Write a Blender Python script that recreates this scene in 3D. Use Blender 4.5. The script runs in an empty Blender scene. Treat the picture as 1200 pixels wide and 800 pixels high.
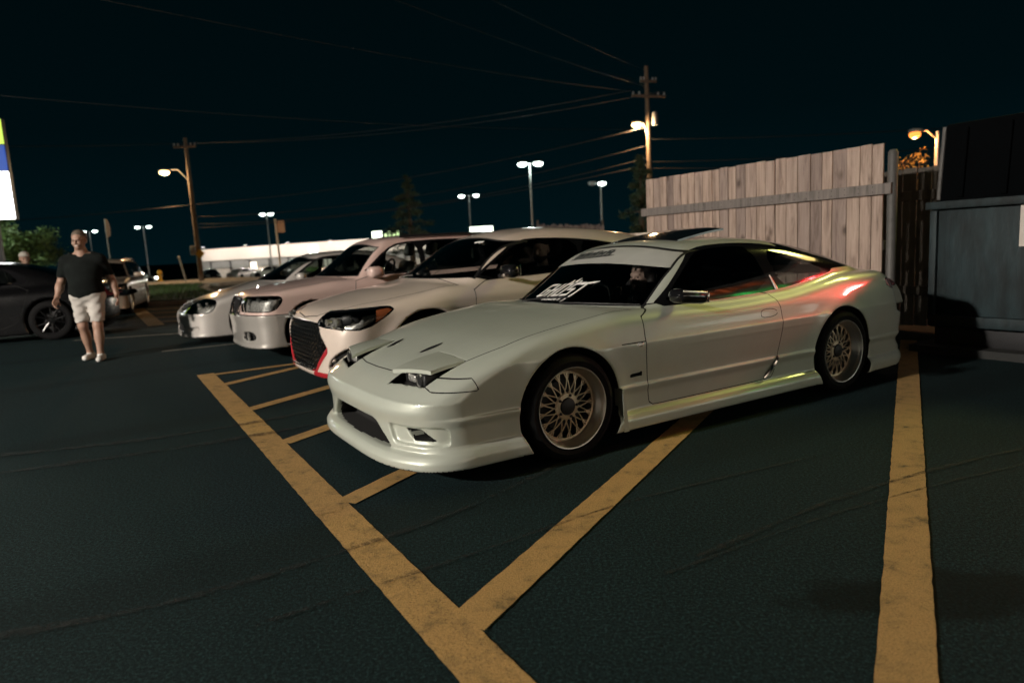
import bpy, bmesh, math, random
import numpy as np
from mathutils import Vector, Matrix
random.seed(7)
rng = np.random.default_rng(11)
SC = bpy.context.scene
COL = SC.collection
PI = math.pi

# ------------------------------------------------------------------ materials
def nodes_of(name):
    m = bpy.data.materials.new(name); m.use_nodes = True
    nt = m.node_tree
    return m, nt, nt.nodes, nt.links, nt.nodes['Principled BSDF']

def ramp(N, L, fac, stops):
    r = N.new('ShaderNodeValToRGB')
    els = r.color_ramp.elements
    els[0].position, els[0].color = stops[0][0], (*stops[0][1], 1)
    els[1].position, els[1].color = stops[-1][0], (*stops[-1][1], 1)
    for p, c in stops[1:-1]:
        e = els.new(p); e.color = (*c, 1)
    L.new(fac, r.inputs[0])
    return r.outputs[0]

def tex(N, L, scale, detail=3, rough=.5, vec=None, kind='Noise', stretch=None):
    tc = N.new('ShaderNodeTexCoord'); v = tc.outputs['Object']
    if stretch:
        mp = N.new('ShaderNodeMapping'); mp.inputs['Scale'].default_value = stretch
        L.new(v, mp.inputs[0]); v = mp.outputs[0]
    if kind == 'Noise':
        t = N.new('ShaderNodeTexNoise'); t.inputs['Scale'].default_value = scale
        t.inputs['Detail'].default_value = detail; t.inputs['Roughness'].default_value = rough
        L.new(v, t.inputs['Vector']); return t.outputs['Fac']
    t = N.new('ShaderNodeTexVoronoi'); t.inputs['Scale'].default_value = scale
    L.new(v, t.inputs['Vector']); return t.outputs['Distance']

def mat(name, col, rough=.5, metal=0., var=.12, vscale=6., bump=0., bscale=60., coat=0., coatrough=.05, spec=.5, stretch=None, emit=None, estr=1.):
    m, nt, N, L, b = nodes_of(name)
    f = tex(N, L, vscale, 4, .6, stretch=stretch)
    c0 = tuple(max(0, x*(1-var)) for x in col); c1 = tuple(min(1, x*(1+var)) for x in col)
    L.new(ramp(N, L, f, [(.3, c0), (.7, c1)]), b.inputs['Base Color'])
    b.inputs['Roughness'].default_value = rough; b.inputs['Metallic'].default_value = metal
    b.inputs['Specular IOR Level'].default_value = spec
    b.inputs['Coat Weight'].default_value = coat; b.inputs['Coat Roughness'].default_value = coatrough
    if bump:
        g = tex(N, L, bscale, 3, .6, stretch=stretch)
        bn = N.new('ShaderNodeBump'); bn.inputs['Strength'].default_value = bump; bn.inputs['Distance'].default_value = .01
        L.new(g, bn.inputs['Height']); L.new(bn.outputs[0], b.inputs['Normal'])
    if emit:
        b.inputs['Emission Color'].default_value = (*emit, 1); b.inputs['Emission Strength'].default_value = estr
    return m

def paint(name, col, metal=.25, rough=.34, coat=.9, dirt=.07):
    """car paint: pearly base under clear coat, a dark lining on the inside of the sheet metal"""
    m, nt, N, L, b = nodes_of(name)
    f = tex(N, L, 2.2, 5, .65)
    c0 = tuple(x*(1-dirt) for x in col)
    c = ramp(N, L, f, [(.35, c0), (.65, col)])
    g = N.new('ShaderNodeNewGeometry')
    mx = N.new('ShaderNodeMix'); mx.data_type = 'RGBA'
    L.new(g.outputs['Backfacing'], mx.inputs[0]); L.new(c, mx.inputs[6]); mx.inputs[7].default_value = (.012, .012, .013, 1)
    L.new(mx.outputs[2], b.inputs['Base Color'])
    b.inputs['Metallic'].default_value = metal
    rr = N.new('ShaderNodeMapRange'); L.new(tex(N, L, 9, 3), rr.inputs[0])
    rr.inputs[3].default_value = rough-.03; rr.inputs[4].default_value = rough+.05
    L.new(rr.outputs[0], b.inputs['Roughness'])
    cw = N.new('ShaderNodeMath'); cw.operation = 'MULTIPLY_ADD'; L.new(g.outputs['Backfacing'], cw.inputs[0])
    cw.inputs[1].default_value = -coat; cw.inputs[2].default_value = coat
    L.new(cw.outputs[0], b.inputs['Coat Weight'])
    b.inputs['Coat Roughness'].default_value = .06
    return m

def glass(name, tint=(.6, .65, .62), gloss=.0, refl=1.):
    m, nt, N, L, b = nodes_of(name)
    N.remove(b)
    tr = N.new('ShaderNodeBsdfTransparent')
    f = tex(N, L, 3, 2)
    L.new(ramp(N, L, f, [(.3, tuple(t*.93 for t in tint)), (.7, tint)]), tr.inputs[0])
    gl = N.new('ShaderNodeBsdfGlossy'); gl.inputs['Roughness'].default_value = gloss
    gl.inputs[0].default_value = (refl, refl, refl, 1)
    fr = N.new('ShaderNodeFresnel'); fr.inputs[0].default_value = 1.52
    mx = N.new('ShaderNodeMixShader'); L.new(fr.outputs[0], mx.inputs[0])
    L.new(tr.outputs[0], mx.inputs[1]); L.new(gl.outputs[0], mx.inputs[2])
    L.new(mx.outputs[0], nt.nodes['Material Output'].inputs[0])
    return m

def emis(name, col, strength):
    m, nt, N, L, b = nodes_of(name)
    b.inputs['Base Color'].default_value = (.05, .05, .05, 1)
    f = tex(N, L, 4, 2)
    L.new(ramp(N, L, f, [(.3, tuple(x*.93 for x in col)), (.7, col)]), b.inputs['Emission Color'])
    b.inputs['Emission Strength'].default_value = strength
    return m

# ------------------------------------------------------------------ objects
def link(o, parent=None):
    COL.objects.link(o)
    if parent: o.parent = parent
    return o

def tag(o, label=None, cat=None, group=None, kind=None):
    if label: o['label'] = label
    if cat: o['category'] = cat
    if group: o['group'] = group
    if kind: o['kind'] = kind
    return o

def empty(name, loc=(0, 0, 0), rz=0., parent=None, **kw):
    o = bpy.data.objects.new(name, None); link(o, parent)
    o.location = loc; o.rotation_euler = (0, 0, rz); o.empty_display_size = .2
    return tag(o, **kw)

def copy_tree(o, parent=None):
    c = o.copy(); link(c)
    c.parent = parent
    for ch in list(o.children):
        copy_tree(ch, c)
    return c

def add_mesh(name, V, F, m, parent=None, smooth=True, normals=None, angle=None):
    me = bpy.data.meshes.new(name)
    me.from_pydata([tuple(map(float, v)) for v in V], [], [tuple(map(int, f)) for f in F])
    if m is not None: me.materials.append(m)
    if smooth:
        me.polygons.foreach_set('use_smooth', [True]*len(me.polygons))
    if normals is not None and len(F):
        me.normals_split_custom_set_from_vertices([tuple(map(float, n)) for n in normals])
    elif smooth and angle is not None:
        me.set_sharp_from_angle(angle=math.radians(angle))
    me.update()
    o = bpy.data.objects.new(name, me)
    return link(o, parent)

class MB:
    """collects simple solids into one mesh"""
    def __init__(s): s.bm = bmesh.new()
    def box(s, c, size, rz=0., bev=0., M=None, taper=None):
        r = bmesh.ops.create_cube(s.bm, size=1)
        vs = r['verts']
        for v in vs:
            if taper and v.co.z > 0: v.co.x *= taper[0]; v.co.y *= taper[1]
            v.co = Vector((v.co.x*size[0], v.co.y*size[1], v.co.z*size[2]))
        if bev:
            es = list({e for v in vs for e in v.link_edges})
            g = bmesh.ops.bevel(s.bm, geom=es, offset=bev, segments=2, affect='EDGES', profile=.5)
            vs = list(set(g['verts']) | {v for v in vs if v.is_valid})
        R = Matrix.Rotation(rz, 4, 'Z') if M is None else M
        for v in vs: v.co = R @ v.co + Vector(c)
        return s
    def tube(s, pts, r, n=8, cap=True):
        pts = [Vector(p) for p in pts]
        rs = r if isinstance(r, (list, tuple)) else [r]*len(pts)
        rings = []
        up = Vector((0, 0, 1)); prev = None
        for i, p in enumerate(pts):
            t = (pts[min(i+1, len(pts)-1)]-pts[max(i-1, 0)]).normalized()
            a = prev if prev is not None else (up if abs(t.z) < .9 else Vector((1, 0, 0)))
            u = (a - t*a.dot(t)).normalized(); w = t.cross(u); prev = u
            rings.append([s.bm.verts.new(p+rs[i]*(math.cos(2*PI*k/n)*u+math.sin(2*PI*k/n)*w)) for k in range(n)])
        for A, B in zip(rings, rings[1:]):
            for k in range(n): s.bm.faces.new((A[k], A[(k+1) % n], B[(k+1) % n], B[k]))
        if cap:
            s.bm.faces.new(rings[0][::-1]); s.bm.faces.new(rings[-1])
        return s
    def lathe(s, prof, c=(0, 0, 0), axis='Z', n=48, close=False):
        """prof: (radius, height) pairs"""
        rings = []
        for r, h in prof:
            ring = []
            for k in range(n):
                a = 2*PI*k/n; x, y = r*math.cos(a), r*math.sin(a)
                p = {'Z': (x, y, h), 'Y': (x, h, y), 'X': (h, x, y)}[axis]
                ring.append(s.bm.verts.new(Vector(p)+Vector(c)))
            rings.append(ring)
        pr = list(zip(rings, rings[1:]))
        if close: pr.append((rings[-1], rings[0]))
        for A, B in pr:
            for k in range(n):
                s.bm.faces.new((A[k], A[(k+1) % n], B[(k+1) % n], B[k]))
        return s
    def prism(s, poly, f0, f1):
        """poly of 2-D points; f0, f1 map a 2-D point to the two faces"""
        a = [s.bm.verts.new(Vector(f0(*p))) for p in poly]; b = [s.bm.verts.new(Vector(f1(*p))) for p in poly]
        n = len(poly)
        try:
            s.bm.faces.new(a[::-1]); s.bm.faces.new(b)
        except ValueError: pass
        for k in range(n): s.bm.faces.new((a[k], a[(k+1) % n], b[(k+1) % n], b[k]))
        return s
    def ball(s, c, r, sub=2, jit=0.):
        q = bmesh.ops.create_icosphere(s.bm, subdivisions=sub, radius=1)
        r = (r, r, r) if not isinstance(r, (tuple, list)) else r
        for v in q['verts']:
            j = 1+random.uniform(-jit, jit)
            v.co = Vector((v.co.x*r[0]*j, v.co.y*r[1]*j, v.co.z*r[2]*j))+Vector(c)
        return s
    def build(s, name, m, parent=None, smooth=True, angle=35, fixn=True):
        if fixn: bmesh.ops.recalc_face_normals(s.bm, faces=s.bm.faces)
        me = bpy.data.meshes.new(name); s.bm.to_mesh(me); s.bm.free()
        if m is not None: me.materials.append(m)
        if smooth and len(me.polygons):
            me.polygons.foreach_set('use_smooth', [True]*len(me.polygons))
            me.set_sharp_from_angle(angle=math.radians(angle))
        o = bpy.data.objects.new(name, me)
        return link(o, parent)

# ------------------------------------------------------------------ signed-distance modelling
def smax(a, b, k):
    if k <= 0: return np.maximum(a, b)
    h = np.maximum(k-np.abs(a-b), 0)/k
    return np.maximum(a, b)+h*h*k*.25
def smin(a, b, k): return -smax(-a, -b, k)

def spl(pts):
    """monotone cubic interpolation through (x, y) pairs"""
    x = np.array([p[0] for p in pts], float); y = np.array([p[1] for p in pts], float)
    h = np.diff(x); d = np.diff(y)/h; m = np.zeros_like(x)
    for i in range(1, len(x)-1):
        if d[i-1]*d[i] > 0:
            w1 = 2*h[i]+h[i-1]; w2 = h[i]+2*h[i-1]
            m[i] = (w1+w2)/(w1/d[i-1]+w2/d[i])
    m[0] = d[0]; m[-1] = d[-1]
    def f(t):
        t = np.asarray(t, float); tc = np.clip(t, x[0], x[-1])
        i = np.clip(np.searchsorted(x, tc)-1, 0, len(x)-2)
        s = (tc-x[i])/h[i]
        return (y[i]*(1+2*s)*(1-s)**2+m[i]*h[i]*s*(1-s)**2+y[i+1]*s*s*(3-2*s)+m[i+1]*h[i]*s*s*(s-1))
    return f

def smooth_poly(pts, it=2, keep=()):
    pts = [tuple(p) for p in pts]
    for _ in range(it):
        out = []
        n = len(pts)
        for i in range(n):
            a, b = pts[i], pts[(i+1) % n]
            out.append((.78*a[0]+.22*b[0], .78*a[1]+.22*b[1])); out.append((.22*a[0]+.78*b[0], .22*a[1]+.78*b[1]))
        pts = out
    return pts

def poly2(pts, rounds=0):
    if rounds: pts = smooth_poly(pts, rounds)
    P = np.array(pts, float); Q = np.roll(P, -1, 0)
    lo = P.min(0)-.08; hi = P.max(0)+.08
    def f(u, v):
        u = np.asarray(u, float); v = np.asarray(v, float)
        # far outside the box: distance to the box is good enough
        dx = np.maximum(np.maximum(lo[0]-u, u-hi[0]), 0); dy = np.maximum(np.maximum(lo[1]-v, v-hi[1]), 0)
        far = (dx+dy) > 0
        res = np.hypot(dx, dy)+.05
        n = ~far
        if n.any():
            uu, vv = u[n], v[n]
            d2 = np.full(uu.shape, 1e9); ins = np.zeros(uu.shape, bool)
            for (ax, ay), (bx, by) in zip(P, Q):
                ex, ey = bx-ax, by-ay; wx, wy = uu-ax, vv-ay
                t = np.clip((wx*ex+wy*ey)/(ex*ex+ey*ey+1e-12), 0, 1)
                d2 = np.minimum(d2, (wx-t*ex)**2+(wy-t*ey)**2)
                c = (ay > vv) != (by > vv)
                with np.errstate(divide='ignore', invalid='ignore'):
                    ins ^= c & (uu < (bx-ax)*(vv-ay)/(by-ay)+ax)
            res[n] = np.where(ins, -1, 1)*np.sqrt(d2)
        return res
    return f

def surfnet(f, lo, hi, h, sym=False, blk=16, safe=1.7):
    """naive surface nets of f over a box; with sym the field is mirrored in y (lo[1] must be -hi[1])"""
    lo = np.array(lo, float); hi = np.array(hi, float)
    if sym:
        ny2 = int(math.ceil(hi[1]/h)); ys = (np.arange(ny2)+.5)*h
    else:
        ys = np.arange(lo[1], hi[1]+h, h)
    xs = np.arange(lo[0], hi[0]+h, h); zs = np.arange(lo[2], hi[2]+h, h)
    val = np.full((len(xs), len(ys), len(zs)), 1., np.float64)
    # block centres first
    bx, by, bz = (range(0, len(a), blk) for a in (xs, ys, zs))
    cen = []; sl = []
    for i in bx:
        for j in by:
            for k in bz:
                s = (slice(i, i+blk), slice(j, j+blk), slice(k, k+blk)); sl.append(s)
                cen.append((xs[s[0]].mean(), ys[s[1]].mean(), zs[s[2]].mean()))
    cen = np.array(cen); fc = f(cen[:, 0], cen[:, 1], cen[:, 2])
    R = blk*h*.5*1.75*safe
    for s, v in zip(sl, fc):
        if abs(v) > R: val[s] = v
        else:
            gx, gy, gz = np.meshgrid(xs[s[0]], ys[s[1]], zs[s[2]], indexing='ij')
            val[s] = f(gx.ravel(), gy.ravel(), gz.ravel()).reshape(gx.shape)
    if sym:
        val = np.concatenate([val[:, ::-1], val], 1); ys = np.concatenate([-ys[::-1], ys])
    ins = val < 0
    c = np.zeros(tuple(n-1 for n in ins.shape), np.int8)
    for a in (0, 1):
        for b in (0, 1):
            for d in (0, 1):
                c += ins[a:a+c.shape[0], b:b+c.shape[1], d:d+c.shape[2]]
    act = (c > 0) & (c < 8)
    I, J, K = np.nonzero(act)
    idx = np.full(act.shape, -1, np.int64); idx[I, J, K] = np.arange(len(I))
    acc = np.zeros((len(I), 3)); cnt = np.zeros(len(I))
    corners = [(a, b, d) for a in (0, 1) for b in (0, 1) for d in (0, 1)]
    for p in corners:
        for ax in range(3):
            if p[ax]: continue
            q = list(p); q[ax] = 1
            va = val[I+p[0], J+p[1], K+p[2]]; vb = val[I+q[0], J+q[1], K+q[2]]
            cr = (va < 0) != (vb < 0)
            with np.errstate(divide='ignore', invalid='ignore'):
                t = np.where(cr, va/(va-vb), 0)
            pt = np.stack([np.full(len(I), float(p[0])), np.full(len(I), float(p[1])), np.full(len(I), float(p[2]))], 1)
            pt[:, ax] += t
            acc[cr] += pt[cr]; cnt[cr] += 1
    V = (acc/cnt[:, None]+np.stack([I, J, K], 1))
    V = np.stack([xs[0]+V[:, 0]*h, np.interp(V[:, 1], np.arange(len(ys)), ys), zs[0]+V[:, 2]*h], 1)
    faces = []
    for ax in range(3):
        u, w = (ax+1) % 3, (ax+2) % 3
        s0 = [slice(1, -1)]*3; s0[ax] = slice(0, -1); s1 = [slice(1, -1)]*3; s1[ax] = slice(1, None)
        a = ins[tuple(s0)]; b = ins[tuple(s1)]
        e = np.argwhere(a != b)
        if not len(e): continue
        fl = a[tuple(e.T)]
        base = e.copy(); base[:, u] += 1; base[:, w] += 1
        def cell(du, dw):
            q = base.copy(); q[:, u] += du; q[:, w] += dw
            return idx[q[:, 0], q[:, 1], q[:, 2]]
        quad = np.stack([cell(-1, -1), cell(0, -1), cell(0, 0), cell(-1, 0)], 1)
        quad[~fl] = quad[~fl][:, ::-1]
        faces.append(quad)
    F = np.concatenate(faces) if faces else np.zeros((0, 4), int)
    F = F[(F >= 0).all(1)]
    return V, F

def grad(f, V, e=.0015):
    g = np.zeros_like(V)
    for a in range(3):
        d = np.zeros(3); d[a] = e
        A = V+d; B = V-d
        g[:, a] = (f(A[:, 0], A[:, 1], A[:, 2])-f(B[:, 0], B[:, 1], B[:, 2]))/(2*e)
    return g

def relax(f, V, h, it=3):
    for _ in range(it):
        g = grad(f, V); v = f(V[:, 0], V[:, 1], V[:, 2])
        st = (v/np.maximum((g**2).sum(1), .2))[:, None]*g
        n = np.linalg.norm(st, axis=1, keepdims=True)
        V = V-st*np.minimum(1, h*.6/np.maximum(n, 1e-9))
    g = grad(f, V, .003)
    return V, g/np.maximum(np.linalg.norm(g, axis=1, keepdims=True), 1e-9)

class Skin:
    """a mesh whose faces can be cut along the zero lines of functions and handed out to parts"""
    W = 12
    def __init__(s, V, F, N):
        s.V = V; s.N = N
        s.F = np.full((len(F), s.W), -1, np.int64); s.F[:, :F.shape[1]] = F
    def cut(s, fn, tol=.0006):
        v = fn(s.V, s.N)
        sg = np.where(np.abs(v) < tol, 0, np.sign(v)).astype(int)
        ok = s.F >= 0
        fs = np.where(ok, sg[s.F], 0)
        cr = (fs > 0).any(1) & (fs < 0).any(1)
        if not cr.any(): return
        newV = []; newN = []; emap = {}; base = len(s.V); rows = []
        for r in s.F[cr]:
            p = [int(i) for i in r if i >= 0]; n = len(p); w = []
            for i in range(n):
                a, b = p[i], p[(i+1) % n]
                w.append((a, sg[a]))
                if sg[a]*sg[b] < 0:
                    key = (min(a, b), max(a, b))
                    if key not in emap:
                        t = v[a]/(v[a]-v[b]); emap[key] = base+len(newV)
                        newV.append(s.V[a]*(1-t)+s.V[b]*t); nn = s.N[a]*(1-t)+s.N[b]*t
                        newN.append(nn/max(np.linalg.norm(nn), 1e-9))
                    w.append((emap[key], 0))
            for sign in (1, -1):
                q = [a for a, g in w if g*sign >= 0]
                if len(q) >= 3:
                    q = q[:s.W]; rows.append(q+[-1]*(s.W-len(q)))
        s.F = np.concatenate([s.F[~cr], np.array(rows, np.int64)])
        if newV:
            s.V = np.concatenate([s.V, np.array(newV)]); s.N = np.concatenate([s.N, np.array(newN)])
    def centres(s):
        ok = s.F >= 0; n = ok.sum(1)[:, None]
        C = np.where(ok[:, :, None], s.V[s.F], 0).sum(1)/n
        Nn = np.where(ok[:, :, None], s.N[s.F], 0).sum(1)
        return C, Nn/np.maximum(np.linalg.norm(Nn, axis=1, keepdims=True), 1e-9)
    def take(s, mask, name, m, parent=None, shift=0., use_normals=True):
        rows = s.F[mask]
        if not len(rows): return None
        used = np.unique(rows[rows >= 0]); mp = np.full(len(s.V), -1); mp[used] = np.arange(len(used))
        faces = [[int(mp[i]) for i in r if i >= 0] for r in rows]
        V = s.V[used]+s.N[used]*shift
        return add_mesh(name, V, faces, m, parent, normals=s.N[used] if use_normals else None)

def parts_from(skin, regions, body, bodymat, parent):
    """regions: dicts name, f(V,N)->signed distance, mat, gap, shift, parent. First match wins."""
    for r in regions:
        g = r.get('gap', 0)
        if g:
            skin.cut(lambda V, N: r['f'](V, N)-g); skin.cut(lambda V, N: r['f'](V, N)+g)
        else: skin.cut(r['f'])
    C, Nn = skin.centres()
    left = np.ones(len(C), bool); out = {}
    gapmask = np.zeros(len(C), bool)
    for r in regions:
        v = r['f'](C, Nn); g = r.get('gap', 0)
        if g:
            gm = left & (np.abs(v) <= g); gapmask |= gm; left &= ~gm
        m = left & (v < 0)
        if r.get('line'): continue
        left &= ~m
        groups = [m]
        sp = r.get('split', '')
        for ax, c0 in (('y', 0.), ('x', r.get('xmid', 1.2))):
            if ax in sp:
                k = 'xy'.index(ax)
                groups = [g & q for g in groups for q in (C[:, k] < c0, C[:, k] >= c0)]
        for g in groups:
            o = skin.take(g, r['name'], r['mat'], out.get(r.get('under')) or parent, r.get('shift', 0.))
            if o is not None:
                out[r.get('key', r['name'])] = o
                if r.get('label'): o['label'] = r['label']
                if r.get('backing'): skin.take(g, 'lamp_bowl', r['backing'][0], o, r['backing'][1])
    out['body'] = skin.take(left, body, bodymat, parent)
    if gapmask.any(): out['gap'] = skin.take(gapmask, 'panel_gap', MT['gap'], parent, -.002)
    return out
# ------------------------------------------------------------------ shared materials
MT = {}
MT['gap'] = mat('seam_black', (.006, .006, .006), .8)
MT['black'] = mat('black_plastic', (.012, .012, .013), .45, bump=.15, bscale=300)
MT['well'] = mat('wheel_well_black', (.006, .006, .006), .9)
MT['rubber'] = mat('tyre_rubber', (.0045, .0045, .005), .8, spec=.2, bump=.3, bscale=120, var=.25, vscale=14)
MT['chrome'] = mat('polished_metal', (.72, .70, .68), .12, 1., var=.05)
MT['lip'] = mat('polished_lip', (.80, .74, .68), .32, 1., var=.06)
MT['bronze'] = mat('champagne_wheel_paint', (.62, .50, .36), .35, .6, var=.08)
MT['dark_metal'] = mat('dark_metal', (.03, .03, .032), .5, .6)
MT['gloss_black'] = mat('gloss_black', (.008, .008, .009), .08, coat=.5)
MT['fabric'] = mat('seat_fabric', (.022, .022, .024), .9, bump=.3, bscale=260)
MT['leather_pale'] = mat('pale_seat_leather', (.30, .27, .22), .6, bump=.2, bscale=90)
MT['trim'] = mat('cabin_trim', (.014, .014, .015), .75, bump=.2, bscale=200)
MT['pearl'] = paint('pearl_white_paint', (.585, .62, .54), .24, .42)
MT['peach'] = paint('warm_white_paint', (.80, .68, .59), .06, .32)
MT['rose'] = paint('pink_white_paint', (.76, .56, .50), .06, .32)
MT['silver'] = paint('silver_paint', (.58, .55, .51), .45, .32)
MT['sedan'] = paint('pale_silver_paint', (.66, .62, .58), .25, .32)
MT['ink'] = paint('black_car_paint', (.0035, .0035, .004), .0, .25, coat=.5)
MT['champ'] = paint('beige_car_paint', (.32, .26, .20), .3, .35)
MT['red'] = mat('red_trim_paint', (.45, .02, .03), .35, coat=.6)
MT['glass'] = glass('car_glass', (.88, .90, .89))
MT['glass_dark'] = glass('dark_tinted_glass', (.03, .035, .035), .045)
MT['glass_mid'] = glass('tinted_glass', (.30, .33, .32))
MT['lens'] = glass('lamp_lens', (.80, .82, .82))
MT['amber'] = mat('amber_lens', (.22, .065, .025), .15, coat=.8)
MT['redlens'] = mat('red_lens', (.30, .012, .012), .15, coat=.8)
MT['reflector'] = mat('lamp_reflector', (.80, .79, .75), .22, .7)
MT['grille'] = mat('dark_chrome', (.34, .35, .35), .16, 1.)
MT['lampback'] = mat('lamp_bowl_metal', (.50, .48, .45), .34, .45, var=.55, vscale=30, bump=.5, bscale=45)
MT['white_vinyl'] = mat('white_vinyl', (.86, .84, .80), .5, var=.04)
MT['strip_vinyl'] = mat('translucent_strip_vinyl', (.66, .66, .60), .55, var=.06)
def _translucent(m, t):
    nt = m.node_tree; N, L = nt.nodes, nt.links
    tr = N.new('ShaderNodeBsdfTransparent'); mx = N.new('ShaderNodeMixShader'); mx.inputs[0].default_value = 1-t
    L.new(tr.outputs[0], mx.inputs[1]); L.new(N['Principled BSDF'].outputs[0], mx.inputs[2]); L.new(mx.outputs[0], N['Material Output'].inputs[0])
_translucent(MT['strip_vinyl'], .42)
MT['black_vinyl'] = mat('black_vinyl', (.02, .025, .025), .5)

# ------------------------------------------------------------------ car bodies
def car_field(S):
    W, FC, RE, T, G, R = (spl(S[k]) for k in ('W', 'FC', 'RE', 'T', 'G', 'R'))
    WX = spl(S.get('WX', [(-2, 0), (5, 0)])); GX = spl(S.get('GX', [(-2, 0), (5, 0)]))
    hw = S['hw']; (x0, z0), (x1, z1) = S['ws']
    sl = (x1-x0)/(z1-z0); ca = 1/math.hypot(1, sl)
    wc = S.get('wcurve', .25)
    rw = S.get('rw')
    def f(x, y, z):
        ay = np.abs(y); q = ay/hw
        wz = W(z)+WX(x)
        for ax, bulge in ((0, S.get('flare', .0)), (S['wb'], S.get('flare_r', S.get('flare', 0)))):
            if bulge:
                d = np.hypot(x-ax, z-S['wz'])
                wz = wz+bulge*np.exp(-((d-S['ar'])/.07)**2)
        side = ay-wz
        front = (FC(z)+S['fp']*q**S['fe']-x)*S.get('fs', .9)
        rear = (x-(RE(z)-S['rp']*q**3))*.95
        top = (z-(T(x)-S['tc']*q**S.get('te', 2.5)))*.96
        low = smax(side, top, S.get('kt', .07))
        low = smax(low, front, S.get('kf', .12)); low = smax(low, rear, .12)
        low = smax(low, S['zb']-z, .02)
        gy = (ay-(G(z)+GX(x)))*.92
        roof = (z-(R(x)-S.get('rc', .05)*(ay/.57)**2))*.95
        xw = x0+(z-z0)*sl+wc*np.clip(ay/.7, 0, 1.3)**2.5*(1-.45*np.clip((z-z0)/(z1-z0), 0, 1))
        wsd = (xw-x)*ca
        g = smax(gy, roof, S.get('kr', .11)); g = smax(g, wsd, .05)
        if rw:
            (a0, b0), (a1, b1) = rw
            s2 = (a1-a0)/(b1-b0); c2 = 1/math.hypot(1, s2)
            g = smax(g, (x-(a0+(z-b0)*s2-.10*(ay/.7)**2))*c2, .08)
        g = smax(g, z0-.25-z, .02)
        b = smin(low, g, S.get('ks', .03))
        for ax in (0, S['wb']):
            d = np.hypot(x-ax, z-S['wz'])
            b = smax(b, -smax(d-S['ar'], S.get('well', .5)-ay, .02), .012)
        if 'extra' in S: b = S['extra'](b, x, ay, z, y)
        return b
    return f

def car_skin(S, h, zmax=1.6):
    f = car_field(S)
    V, F = surfnet(f, (S['x0'], -1.05, S['zb']-.06), (S['x1'], 1.05, zmax), h, sym=True)
    V, N = relax(f, V, h)
    # keep the winding outward
    a, b, c = V[F[:, 0]], V[F[:, 1]], V[F[:, 2]]
    if (np.cross(b-a, c-a)*N[F[:, 0]]).sum() < 0: F = F[:, ::-1]
    return Skin(V, F, N), f

def hit_x(f, y, z, xa, xb, n=60):
    """first x from xa towards xb where f turns negative"""
    xs = np.linspace(xa, xb, n); v = f(xs, np.full(n, y), np.full(n, z))
    i = np.argmax(v < 0)
    a, b = xs[max(i-1, 0)], xs[i]
    for _ in range(25):
        m = (a+b)/2
        if f(np.array([m]), np.array([y]), np.array([z]))[0] < 0: b = m
        else: a = m
    return b

def hit_z(f, x, y, za=1.6, zb=.2): 
    zs = np.linspace(za, zb, 80); v = f(np.full(80, x), np.full(80, y), zs)
    i = np.argmax(v < 0); a, b = zs[max(i-1, 0)], zs[i]
    for _ in range(25):
        m = (a+b)/2
        if f(np.array([x]), np.array([y]), np.array([m]))[0] < 0: b = m
        else: a = m
    return b

def side_y(f, x, z):
    ys = np.linspace(1.1, .2, 80); v = f(np.full(80, x), ys, np.full(80, z))
    i = np.argmax(v < 0); a, b = ys[max(i-1, 0)], ys[i]
    for _ in range(25):
        m = (a+b)/2
        if f(np.array([x]), np.array([m]), np.array([z]))[0] < 0: b = m
        else: a = m
    return b

def P2(fn, ax='xz', only=None):
    """wrap a 2-D signed distance as a region function; only(V,N) adds a second signed distance"""
    i, j = 'xyz'.index(ax[0]), 'xyz'.index(ax[1])
    def g(V, N):
        u = np.abs(V[:, i]) if ax[0] == 'y' else V[:, i]
        w = np.abs(V[:, j]) if ax[1] == 'y' else V[:, j]
        d = fn(u, w)
        if only is not None: d = np.maximum(d, only(V, N))
        return d
    return g
def on_side(V, N): return .30-np.abs(V[:, 1])
def near_side(V, N): return V[:, 1]+.3
def far_side(V, N): return .3-V[:, 1]

def well_region(S):
    def f(V, N):
        d = np.minimum(np.hypot(V[:, 0], V[:, 2]-S['wz']), np.hypot(V[:, 0]-S['wb'], V[:, 2]-S['wz']))
        return np.maximum(d-S['ar']-.003, S.get('well', .5)-.03-np.abs(V[:, 1]))
    return f
def under_region(S):
    def f(V, N): return np.maximum(V[:, 2]-S['zb']-.012, N[:, 2]+.5)
    return f

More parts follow.
